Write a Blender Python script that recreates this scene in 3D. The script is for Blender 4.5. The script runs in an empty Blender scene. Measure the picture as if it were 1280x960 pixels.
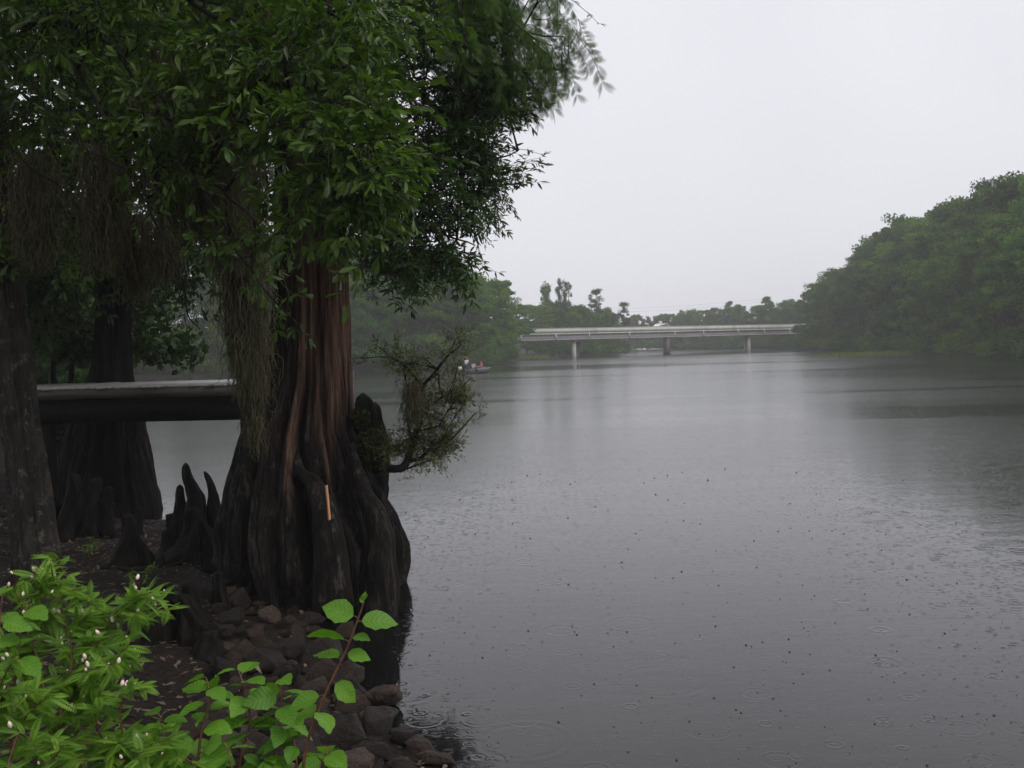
import bpy, bmesh, math, random
import numpy as np
from mathutils import Vector, Matrix

SC = bpy.context.scene
COL = SC.collection
R = math.radians
rng = np.random.default_rng(7)
random.seed(7)

# ------------------------------------------------------------------ camera
F_PX = 1250.0
EYE = np.array([0.0, 0.0, 3.0])
PITCH, ROLL = R(2.26), R(1.6)
_r0 = np.array([1.0, 0, 0]); _u0 = np.array([0, math.sin(PITCH), math.cos(PITCH)])
FWD = np.array([0, math.cos(PITCH), -math.sin(PITCH)])
RGT = math.cos(ROLL) * _r0 - math.sin(ROLL) * _u0
UPV = math.cos(ROLL) * _u0 + math.sin(ROLL) * _r0

def ray(px, py):
    return FWD + (px - 640) / F_PX * RGT - (py - 480) / F_PX * UPV
def P(px, py, y):
    """world point at forward distance y (metres) seen in that direction"""
    d = ray(px, py); return EYE + d * (y / d[1])
def W(px, py, z=0.0):
    d = ray(px, py); return EYE + d * ((z - EYE[2]) / d[2])

cam = bpy.data.cameras.new('camera'); co = bpy.data.objects.new('camera', cam); COL.objects.link(co)
cam.sensor_width = 36; cam.lens = 36 * F_PX / 1280; cam.clip_start = 0.05; cam.clip_end = 3000
co.matrix_world = Matrix(((RGT[0], UPV[0], -FWD[0], EYE[0]), (RGT[1], UPV[1], -FWD[1], EYE[1]),
                          (RGT[2], UPV[2], -FWD[2], EYE[2]), (0, 0, 0, 1)))
SC.camera = co

# ------------------------------------------------------------------ helpers
def tag(o, label=None, cat=None, group=None, kind=None):
    if label: o['label'] = label
    if cat: o['category'] = cat
    if group: o['group'] = group
    if kind: o['kind'] = kind
    return o

def empty(name, loc, label, cat, group=None, rz=0):
    o = bpy.data.objects.new(name, None); COL.objects.link(o)
    o.location = loc; o.rotation_euler = (0, 0, rz); o.empty_display_size = 0.2
    return tag(o, label, cat, group)

def copy_tree(o, parent=None):
    c = o.copy(); COL.objects.link(c); c.parent = parent
    for ch in list(o.children): copy_tree(ch, c)
    return c

class MB:
    """collects vertex / face arrays, links them as one mesh object"""
    def __init__(s): s.v = []; s.f = []; s.t = []; s.uv = []; s.n = 0
    def add(s, V, Fs, tint=0.5, uv=None):
        V = np.asarray(V, float).reshape(-1, 3)
        if not isinstance(Fs, list) or (len(Fs) and not isinstance(Fs[0], np.ndarray)): Fs = [np.asarray(Fs, int)]
        for Fa in Fs:
            if len(Fa): s.f.append(Fa + s.n)
        s.v.append(V); s.n += len(V)
        s.t.append(np.broadcast_to(np.asarray(tint, float), (len(V),)))
        s.uv.append(np.zeros((len(V), 2)) if uv is None else uv)
    def box(s, c, size, rot=None, tint=0.5):
        x, y, z = [a / 2 for a in size]
        V = np.array([[sx * x, sy * y, sz * z] for sx in (-1, 1) for sy in (-1, 1) for sz in (-1, 1)])
        if rot is not None: V = V @ np.asarray(rot).T
        s.add(V + np.asarray(c), np.array([[0, 1, 3, 2], [4, 6, 7, 5], [0, 4, 5, 1], [2, 3, 7, 6], [0, 2, 6, 4], [1, 5, 7, 3]]), tint)
    def tube(s, pts, rad, n=6, tint=0.5, cap=True):
        V, Fs = tube(pts, rad, n, cap); s.add(V, Fs, tint)
    def mesh(s, name):
        me = bpy.data.meshes.new(name)
        V = np.concatenate(s.v); me.vertices.add(len(V)); me.vertices.foreach_set('co', V.astype(np.float32).ravel())
        tot = np.concatenate([np.full(len(f), f.shape[1], np.int32) for f in s.f])
        idx = np.concatenate([f.ravel() for f in s.f]).astype(np.int32)
        me.loops.add(len(idx)); me.loops.foreach_set('vertex_index', idx)
        st = np.concatenate([[0], np.cumsum(tot)[:-1]]).astype(np.int32)
        me.polygons.add(len(tot)); me.polygons.foreach_set('loop_start', st); me.polygons.foreach_set('loop_total', tot)
        a = me.attributes.new('tint', 'FLOAT', 'POINT'); a.data.foreach_set('value', np.concatenate(s.t).astype(np.float32))
        uv = np.concatenate(s.uv)
        if np.any(uv):
            for i, nm in enumerate(('along', 'across')):
                a = me.attributes.new(nm, 'FLOAT', 'POINT'); a.data.foreach_set('value', uv[:, i].astype(np.float32))
        me.update(calc_edges=True); me.validate()
        return me
    def build(s, name, mat, parent=None, smooth=False, loc=None):
        me = s.mesh(name)
        if smooth: me.polygons.foreach_set('use_smooth', np.ones(len(me.polygons), bool))
        me.materials.append(mat)
        o = bpy.data.objects.new(name, me); COL.objects.link(o)
        if parent is not None: o.parent = parent
        if loc is not None: o.location = loc
        return o

def norm(a):
    a = np.asarray(a, float); return a / np.maximum(np.linalg.norm(a, axis=-1, keepdims=True), 1e-9)

def tube(pts, rad, n=6, cap=True):
    pts = np.asarray(pts, float); m = len(pts)
    rad = np.broadcast_to(np.asarray(rad, float), (m,)) if np.ndim(rad) == 0 or len(rad) == m else np.interp(np.linspace(0, 1, m), np.linspace(0, 1, len(rad)), rad)
    t = norm(np.gradient(pts, axis=0))
    ref = np.array([0.31, 0.95, 0.11]) if abs(t[0][1]) < 0.8 else np.array([0.95, 0.2, 0.1])
    a = norm(np.cross(t, ref)); b = np.cross(t, a)
    th = np.arange(n) * 2 * math.pi / n
    V = pts[:, None] + rad[:, None, None] * (np.cos(th)[None, :, None] * a[:, None] + np.sin(th)[None, :, None] * b[:, None])
    i = np.arange(m - 1)[:, None] * n; j = np.arange(n)[None]
    Fq = np.stack([i + j, i + (j + 1) % n, i + n + (j + 1) % n, i + n + j], -1).reshape(-1, 4)
    V = V.reshape(-1, 3); Fs = [Fq]
    if cap:
        k = len(V); V = np.concatenate([V, pts[:1], pts[-1:]])
        jj = np.arange(n)
        Fs.append(np.concatenate([np.stack([np.full(n, k), (jj + 1) % n, jj], -1),
                                  np.stack([np.full(n, k + 1), (m - 1) * n + jj, (m - 1) * n + (jj + 1) % n], -1)]))
    return V, Fs

def spline(pts, m=24):
    """Catmull-Rom through the points"""
    p = np.asarray(pts, float); p = np.concatenate([[2 * p[0] - p[1]], p, [2 * p[-1] - p[-2]]])
    out = []
    segs = len(p) - 3
    for u in np.linspace(0, segs - 1e-6, m):
        i = int(u); t = u - i; a, b, c, d = p[i:i + 4]
        out.append(0.5 * (2 * b + (c - a) * t + (2 * a - 5 * b + 4 * c - d) * t * t + (3 * b - a - 3 * c + d) * t ** 3))
    return np.array(out)

def vnoise(p, seed=0):
    p = np.asarray(p, float); i = np.floor(p).astype(np.int64); f = p - i; u = f * f * (3 - 2 * f)
    def h(x, y, z):
        n = (x * 374761393 + y * 668265263 + z * 2147483647 + seed * 974634777) & 0xffffffff
        n = ((n ^ (n >> 13)) * 1274126177) & 0xffffffff
        n = ((n ^ (n >> 16)) * 2246822519) & 0xffffffff
        return ((n ^ (n >> 15)) & 0xffff) / 65535.0
    x, y, z = i[..., 0], i[..., 1], i[..., 2]; r = 0
    for dx in (0, 1):
        for dy in (0, 1):
            for dz in (0, 1):
                w = (u[..., 0] if dx else 1 - u[..., 0]) * (u[..., 1] if dy else 1 - u[..., 1]) * (u[..., 2] if dz else 1 - u[..., 2])
                r = r + w * h(x + dx, y + dy, z + dz)
    return r * 2 - 1

def fbm(p, seed=0, o=4):
    p = np.asarray(p, float); r = 0; a = 1
    for k in range(o): r = r + a * vnoise(p * 2 ** k, seed + k); a *= 0.5
    return r

def place(mb, T, pos, d, up, size, tint=None):
    """copies of the template T=(V, faces, tint, uv) with its +Y along d and +Z near up"""
    V, Fs, tt, uv = T
    pos = np.asarray(pos, float); n = len(pos)
    if n == 0: return
    y = norm(d); x = norm(np.cross(y, np.asarray(up, float) + 1e-4)); z = np.cross(x, y)
    M = np.stack([x, y, z], 1) * np.asarray(size, float).reshape(-1, 1, 1)
    VV = np.einsum('vk,nkj->nvj', V, M) + pos[:, None]
    k = len(V); off = (np.arange(n) * k)[:, None, None]
    tn = rng.random(n) if tint is None else np.broadcast_to(tint, (n,))
    mb.add(VV.reshape(-1, 3), [(f[None] + off).reshape(-1, f.shape[1]) for f in Fs],
           (np.clip(tn[:, None] * 0.7 + tt[None] * 0.3, 0, 1)).ravel(), np.tile(uv, (n, 1)))

def rdir(n):
    return norm(rng.normal(size=(n, 3)))

def in_ellipsoid(n, c, r, shell=0.5):
    d = rdir(n); q = rng.random(n) ** shell
    return np.asarray(c) + d * q[:, None] * np.asarray(r), d

# ------------------------------------------------------------------ materials
def newmat(name):
    m = bpy.data.materials.new(name); m.use_nodes = True
    nt = m.node_tree; nt.nodes.clear()
    out = nt.nodes.new('ShaderNodeOutputMaterial')
    return m, nt, out
def N(nt, t, **kw):
    n = nt.nodes.new(t)
    for k, v in kw.items():
        if k.startswith('i_'):
            n.inputs[k[2:].replace('_', ' ')].default_value = v
        else: setattr(n, k, v)
    return n
def L(nt, a, b): nt.links.new(a, b)
def ramp(nt, fac, stops):
    r = N(nt, 'ShaderNodeValToRGB'); e = r.color_ramp.elements
    while len(e) > 1: e.remove(e[-1])
    e[0].position, e[0].color = stops[0][0], (*stops[0][1], 1)
    for p, c in stops[1:]: x = e.new(p); x.color = (*c, 1)
    if fac is not None: L(nt, fac, r.inputs[0])
    return r.outputs[0]
def math_(nt, op, a, b=None, c=None):
    n = N(nt, 'ShaderNodeMath', operation=op)
    for i, v in enumerate((a, b, c)):
        if v is None: continue
        if isinstance(v, (int, float)): n.inputs[i].default_value = v
        else: L(nt, v, n.inputs[i])
    return n.outputs[0]
def mixc(nt, f, a, b, mode='MIX'):
    n = N(nt, 'ShaderNodeMix', data_type='RGBA', blend_type=mode)
    for s, v in ((0, f), (6, a), (7, b)):
        if isinstance(v, (int, float)): n.inputs[s].default_value = v
        elif isinstance(v, tuple): n.inputs[s].default_value = (*v, 1)
        else: L(nt, v, n.inputs[s])
    return n.outputs[2]
def noise(nt, scale, detail=4, rough=0.55, vec=None, stretch=None, coord='Object', distort=0):
    if vec is None:
        vec = N(nt, 'ShaderNodeTexCoord').outputs[coord]
    if stretch:
        mp = N(nt, 'ShaderNodeMapping'); mp.inputs['Scale'].default_value = stretch; L(nt, vec, mp.inputs[0]); vec = mp.outputs[0]
    n = N(nt, 'ShaderNodeTexNoise'); n.inputs['Scale'].default_value = scale; n.inputs['Detail'].default_value = detail
    n.inputs['Roughness'].default_value = rough; n.inputs['Distortion'].default_value = distort
    L(nt, vec, n.inputs['Vector']); return n.outputs['Fac']
def bump(nt, h, strength, dist, prev=None):
    b = N(nt, 'ShaderNodeBump'); b.inputs['Strength'].default_value = strength; b.inputs['Distance'].default_value = dist
    L(nt, h, b.inputs['Height'])
    if prev is not None: L(nt, prev, b.inputs['Normal'])
    return b.outputs[0]
def attr(nt, name): return N(nt, 'ShaderNodeAttribute', attribute_name=name).outputs['Fac']
def pbsdf(nt, col, rough=0.7, spec=0.3, nrm=None, metal=0):
    p = N(nt, 'ShaderNodeBsdfPrincipled')
    if isinstance(col, tuple): p.inputs['Base Color'].default_value = (*col, 1)
    else: L(nt, col, p.inputs['Base Color'])
    if isinstance(rough, (int, float)): p.inputs['Roughness'].default_value = rough
    else: L(nt, rough, p.inputs['Roughness'])
    p.inputs['Specular IOR Level'].default_value = spec; p.inputs['Metallic'].default_value = metal
    if nrm is not None: L(nt, nrm, p.inputs['Normal'])
    return p

def leaf_mat(name, c1, c2, trans=0.35, rough=0.42, spec=0.35, veins=False, objvar=0.0, dead=None, patch=0):
    m, nt, out = newmat(name)
    t = attr(nt, 'tint')
    col = ramp(nt, t, [(0, c1), (0.9, c2)] if dead is None else [(0, c1), (0.92, c2), (0.985, c2), (0.99, dead)])
    if patch:
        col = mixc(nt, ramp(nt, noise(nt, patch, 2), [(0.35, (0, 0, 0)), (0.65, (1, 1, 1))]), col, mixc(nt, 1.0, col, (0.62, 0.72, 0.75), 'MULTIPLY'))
    if objvar:
        oi = N(nt, 'ShaderNodeObjectInfo').outputs['Random']
        k = N(nt, 'ShaderNodeHueSaturation'); L(nt, col, k.inputs['Color'])
        L(nt, math_(nt, 'ADD', math_(nt, 'MULTIPLY', oi, 0.05), 0.475), k.inputs['Hue'])
        w = N(nt, 'ShaderNodeTexWhiteNoise', noise_dimensions='1D'); L(nt, oi, w.inputs['W'])
        L(nt, math_(nt, 'ADD', math_(nt, 'MULTIPLY', w.outputs['Value'], objvar), 1 - objvar * 0.55), k.inputs['Value'])
        col = k.outputs[0]
    nrm = None
    if veins:
        u = attr(nt, 'along'); v = attr(nt, 'across')
        av = math_(nt, 'ABSOLUTE', v)
        side = math_(nt, 'SINE', math_(nt, 'MULTIPLY', math_(nt, 'SUBTRACT', u, math_(nt, 'MULTIPLY', av, 0.22)), 46.0))
        mid = math_(nt, 'SUBTRACT', 1.0, math_(nt, 'SMOOTH_MIN', math_(nt, 'MULTIPLY', av, 14.0), 1.0, 0.2))
        ve = math_(nt, 'MAXIMUM', math_(nt, 'POWER', math_(nt, 'MULTIPLY_ADD', side, 0.5, 0.5), 8.0), mid)
        col = mixc(nt, math_(nt, 'MULTIPLY', ve, 0.28), col, tuple(min(1, x * 1.9 + 0.01) for x in c2))
        col = mixc(nt, ramp(nt, noise(nt, 60, 3), [(0.3, (0, 0, 0)), (0.75, (0.5, 0.5, 0.5))]), col, c1)
        col = mixc(nt, ramp(nt, noise(nt, 38, 5, 0.75), [(0.70, (0, 0, 0)), (0.74, (0.85, 0.85, 0.85))]), col, (0.10, 0.055, 0.02))
        nrm = bump(nt, math_(nt, 'SUBTRACT', 1.0, ve), 0.35, 0.002)
    p = pbsdf(nt, col, rough, spec, nrm)
    tr = N(nt, 'ShaderNodeBsdfTranslucent')
    L(nt, mixc(nt, 1.0, col, (1.1, 1.25, 0.55), 'MULTIPLY'), tr.inputs[0])
    mx = N(nt, 'ShaderNodeMixShader'); mx.inputs[0].default_value = trans
    L(nt, p.outputs[0], mx.inputs[1]); L(nt, tr.outputs[0], mx.inputs[2]); L(nt, mx.outputs[0], out.inputs[0])
    return m

def bark_mat(name, dark, mid, light, scale=6, stretch=(1, 1, 0.12), bmp=0.8, dist=0.03, rough=0.75, lichen=None, red=None, spec=0.25, moss=None):
    m, nt, out = newmat(name)
    f = noise(nt, scale, 6, 0.62, stretch=stretch, distort=0.4)
    f2 = noise(nt, scale * 4.5, 5, 0.6, stretch=stretch)
    g = noise(nt, scale * 0.35, 3)
    s = math_(nt, 'ADD', math_(nt, 'MULTIPLY', f, 0.65), math_(nt, 'MULTIPLY', f2, 0.35))
    col = ramp(nt, s, [(0.33, dark), (0.5, mid), (0.68, light)])
    col = mixc(nt, ramp(nt, g, [(0.35, (0, 0, 0)), (0.7, (0.7, 0.7, 0.7))]), col, mixc(nt, 1.0, col, (0.5, 0.48, 0.46), 'MULTIPLY'))
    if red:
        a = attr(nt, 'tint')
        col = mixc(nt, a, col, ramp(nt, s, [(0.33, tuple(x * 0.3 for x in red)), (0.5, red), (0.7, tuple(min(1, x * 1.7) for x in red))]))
    if lichen:
        k = ramp(nt, noise(nt, 9, 6, 0.72, stretch=(1, 1, 0.3) if red else None), [(0.56, (0, 0, 0)), (0.66, (0.75, 0.75, 0.75))])
        col = mixc(nt, k, col, lichen)
    if moss:
        k = ramp(nt, noise(nt, 5, 4, 0.6), [(0.5, (0, 0, 0)), (0.65, (0.8, 0.8, 0.8))])
        col = mixc(nt, k, col, moss)
    nr = bump(nt, s, bmp, dist)
    p = pbsdf(nt, col, rough, spec, nr); L(nt, p.outputs[0], out.inputs[0])
    return m

def plain_mat(name, col, rough=0.6, spec=0.4, var=0.25, scale=8, bmp=0.15, dist=0.01, metal=0, stretch=None, stain=None):
    m, nt, out = newmat(name)
    n = noise(nt, scale, 5, 0.6, stretch=stretch)
    c = ramp(nt, n, [(0.3, tuple(x * (1 - var) for x in col)), (0.7, tuple(min(1, x * (1 + var)) for x in col))])
    if stain:
        k = ramp(nt, noise(nt, scale * 0.3, 6, 0.7, stretch=(1, 1, 0.15)), [(0.5, (0, 0, 0)), (0.66, (0.75, 0.75, 0.75))])
        c = mixc(nt, k, c, stain)
    p = pbsdf(nt, c, rough, spec, bump(nt, n, bmp, dist), metal); L(nt, p.outputs[0], out.inputs[0])
    return m

M = {}
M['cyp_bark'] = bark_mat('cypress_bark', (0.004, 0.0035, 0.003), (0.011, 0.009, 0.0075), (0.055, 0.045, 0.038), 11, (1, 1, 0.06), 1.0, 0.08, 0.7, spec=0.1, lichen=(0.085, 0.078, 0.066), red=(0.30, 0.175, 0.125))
M['oak_bark'] = bark_mat('oak_bark', (0.013, 0.012, 0.010), (0.034, 0.029, 0.024), (0.085, 0.074, 0.062), 12, (1, 1, 0.3), 0.8, 0.02, 0.75, lichen=(0.16, 0.16, 0.12))
M['dark_bark'] = bark_mat('dark_bark', (0.003, 0.003, 0.0025), (0.009, 0.008, 0.0065), (0.032, 0.027, 0.022), 8, (1, 1, 0.12), 1.0, 0.05, 0.7, spec=0.1)
M['limb'] = bark_mat('limb_bark', (0.006, 0.005, 0.0045), (0.015, 0.013, 0.011), (0.04, 0.035, 0.03), 18, (1, 1, 0.5), 0.5, 0.01)
M['far_bark'] = bark_mat('pale_trunk_bark', (0.03, 0.026, 0.02), (0.085, 0.076, 0.06), (0.20, 0.185, 0.155), 3, (1, 1, 0.15), 0.5, 0.03)
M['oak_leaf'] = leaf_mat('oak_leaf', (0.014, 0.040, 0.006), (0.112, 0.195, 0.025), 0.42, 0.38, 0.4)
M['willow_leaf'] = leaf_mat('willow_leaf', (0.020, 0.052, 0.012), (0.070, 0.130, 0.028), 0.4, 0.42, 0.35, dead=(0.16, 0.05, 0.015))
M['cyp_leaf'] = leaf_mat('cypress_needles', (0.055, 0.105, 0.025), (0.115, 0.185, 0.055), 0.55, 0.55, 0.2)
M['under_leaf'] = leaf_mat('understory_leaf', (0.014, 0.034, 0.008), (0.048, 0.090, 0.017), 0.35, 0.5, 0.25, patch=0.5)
M['far_leaf'] = leaf_mat('far_foliage', (0.042, 0.106, 0.010), (0.150, 0.255, 0.028), 0.5, 0.6, 0.12, objvar=0.8, patch=0.25)
M['pine_leaf'] = leaf_mat('pine_foliage', (0.022, 0.055, 0.015), (0.06, 0.11, 0.03), 0.35, 0.6, 0.12, objvar=0.3)
M['broad_leaf'] = leaf_mat('broad_leaf', (0.070, 0.190, 0.016), (0.170, 0.35, 0.030), 0.38, 0.42, 0.32, veins=True)
M['fern_leaf'] = leaf_mat('feathery_leaf', (0.055, 0.145, 0.014), (0.185, 0.35, 0.034), 0.40, 0.5, 0.25)
M['shrub_leaf'] = leaf_mat('shrub_leaf', (0.050, 0.060, 0.014), (0.135, 0.15, 0.040), 0.35, 0.5, 0.25)
M['grass'] = leaf_mat('marsh_grass', (0.08, 0.13, 0.02), (0.17, 0.24, 0.05), 0.3, 0.6, 0.2)
M['moss'] = leaf_mat('spanish_moss_strand', (0.055, 0.052, 0.030), (0.19, 0.175, 0.105), 0.3, 0.85, 0.1)
M['green_moss'] = leaf_mat('bark_moss', (0.020, 0.030, 0.010), (0.05, 0.06, 0.018), 0.15, 0.85, 0.1)
M['stem'] = plain_mat('red_brown_stem', (0.13, 0.06, 0.035), 0.5, 0.3, 0.4, 40, 0.2, 0.002)
M['bud'] = plain_mat('pale_bud', (0.72, 0.56, 0.50), 0.5, 0.3, 0.35, 120, 0.1, 0.001)
M['litter'] = leaf_mat('dead_leaf', (0.05, 0.032, 0.022), (0.22, 0.15, 0.10), 0.15, 0.5, 0.4)
M['splinter'] = plain_mat('raw_split_wood', (0.62, 0.30, 0.14), 0.6, 0.3, 0.2, 60, 0.2, 0.003, stretch=(1, 1, 0.1))
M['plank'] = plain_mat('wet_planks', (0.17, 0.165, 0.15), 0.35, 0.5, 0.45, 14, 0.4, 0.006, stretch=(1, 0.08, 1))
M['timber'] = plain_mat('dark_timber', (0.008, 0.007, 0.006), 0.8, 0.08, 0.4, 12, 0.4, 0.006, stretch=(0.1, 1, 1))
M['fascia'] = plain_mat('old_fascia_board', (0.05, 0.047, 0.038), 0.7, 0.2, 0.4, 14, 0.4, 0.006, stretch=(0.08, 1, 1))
M['conc'] = plain_mat('bridge_concrete', (0.62, 0.62, 0.56), 0.8, 0.2, 0.1, 0.8, 0.1, 0.02, stain=(0.42, 0.42, 0.36))
M['girder'] = plain_mat('girder_concrete', (0.42, 0.40, 0.395), 0.8, 0.2, 0.08, 0.6, 0.1, 0.02, stain=(0.35, 0.33, 0.32))
M['pierc'] = plain_mat('pier_concrete', (0.48, 0.46, 0.42), 0.8, 0.2, 0.15, 1.2, 0.2, 0.02, stain=(0.14, 0.11, 0.09))
M['fender'] = plain_mat('dark_pier_timber', (0.075, 0.055, 0.045), 0.8, 0.2, 0.5, 1.5, 0.3, 0.02, stain=(0.22, 0.18, 0.15))
M['pipe'] = plain_mat('white_pipe', (0.78, 0.78, 0.76), 0.5, 0.4, 0.05)
M['whitepaint'] = plain_mat('white_paint', (0.80, 0.80, 0.80), 0.25, 0.5, 0.04)
M['glass'] = plain_mat('dark_glass', (0.02, 0.025, 0.03), 0.08, 0.6, 0.05)
M['rubber'] = plain_mat('black_rubber', (0.02, 0.02, 0.02), 0.8, 0.3, 0.2)
M['hull'] = plain_mat('dark_green_hull', (0.045, 0.05, 0.05), 0.45, 0.45, 0.2, 3)
M['alum'] = plain_mat('pale_metal', (0.40, 0.40, 0.41), 0.4, 0.5, 0.15, 5)
M['skin'] = plain_mat('skin', (0.42, 0.25, 0.18), 0.5, 0.3, 0.06)
M['shirt_w'] = plain_mat('white_cloth', (0.75, 0.73, 0.70), 0.85, 0.1, 0.06)
M['shirt_p'] = plain_mat('pink_red_cloth', (0.45, 0.17, 0.17), 0.85, 0.1, 0.1)
M['shirt_c'] = plain_mat('cream_cloth', (0.60, 0.55, 0.45), 0.85, 0.1, 0.06)
M['denim'] = plain_mat('dark_trousers', (0.05, 0.06, 0.09), 0.85, 0.1, 0.2)
M['hair'] = plain_mat('brown_hair', (0.04, 0.025, 0.018), 0.6, 0.3, 0.3)
M['cap_red'] = plain_mat('red_cap_cloth', (0.40, 0.09, 0.07), 0.8, 0.1, 0.1)
M['yellow'] = plain_mat('ochre_reed', (0.30, 0.26, 0.10), 0.8, 0.1, 0.2)

def rock_mat():
    m, nt, out = newmat('wet_rock')
    oi = N(nt, 'ShaderNodeObjectInfo').outputs['Random']
    c1 = ramp(nt, oi, [(0, (0.024, 0.019, 0.016)), (0.4, (0.050, 0.037, 0.029)), (0.75, (0.095, 0.060, 0.043)), (1, (0.17, 0.13, 0.10))])
    n = noise(nt, 6, 8, 0.7); n2 = noise(nt, 40, 4, 0.7)
    s = math_(nt, 'ADD', math_(nt, 'MULTIPLY', n, 0.7), math_(nt, 'MULTIPLY', n2, 0.3))
    c = mixc(nt, ramp(nt, s, [(0.35, (1, 1, 1)), (0.6, (0, 0, 0))]), c1, mixc(nt, 1.0, c1, (0.35, 0.33, 0.33), 'MULTIPLY'))
    c = mixc(nt, ramp(nt, noise(nt, 14, 5, 0.7), [(0.6, (0, 0, 0)), (0.7, (0.5, 0.5, 0.5))]), c, (0.13, 0.115, 0.095))
    p = pbsdf(nt, c, ramp(nt, s, [(0.35, (0.7, 0.7, 0.7)), (0.65, (0.38, 0.38, 0.38))]), 0.25, bump(nt, s, 0.9, 0.12))
    L(nt, p.outputs[0], out.inputs[0]); return m
M['rock'] = rock_mat()

def ground_mat():
    m, nt, out = newmat('bank_soil')
    n = noise(nt, 1.3, 6, 0.65); n2 = noise(nt, 22, 6, 0.7); n3 = noise(nt, 75, 3, 0.7)
    s = math_(nt, 'ADD', math_(nt, 'MULTIPLY', n, 0.4), math_(nt, 'ADD', math_(nt, 'MULTIPLY', n2, 0.35), math_(nt, 'MULTIPLY', n3, 0.25)))
    c = ramp(nt, s, [(0.36, (0.006, 0.005, 0.004)), (0.5, (0.020, 0.015, 0.012)), (0.62, (0.045, 0.033, 0.026)), (0.72, (0.11, 0.082, 0.062))])
    p = pbsdf(nt, c, ramp(nt, n2, [(0.4, (0.85, 0.85, 0.85)), (0.7, (0.5, 0.5, 0.5))]), 0.12, bump(nt, s, 1.0, 0.08))
    L(nt, p.outputs[0], out.inputs[0]); return m
M['ground'] = ground_mat()

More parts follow.
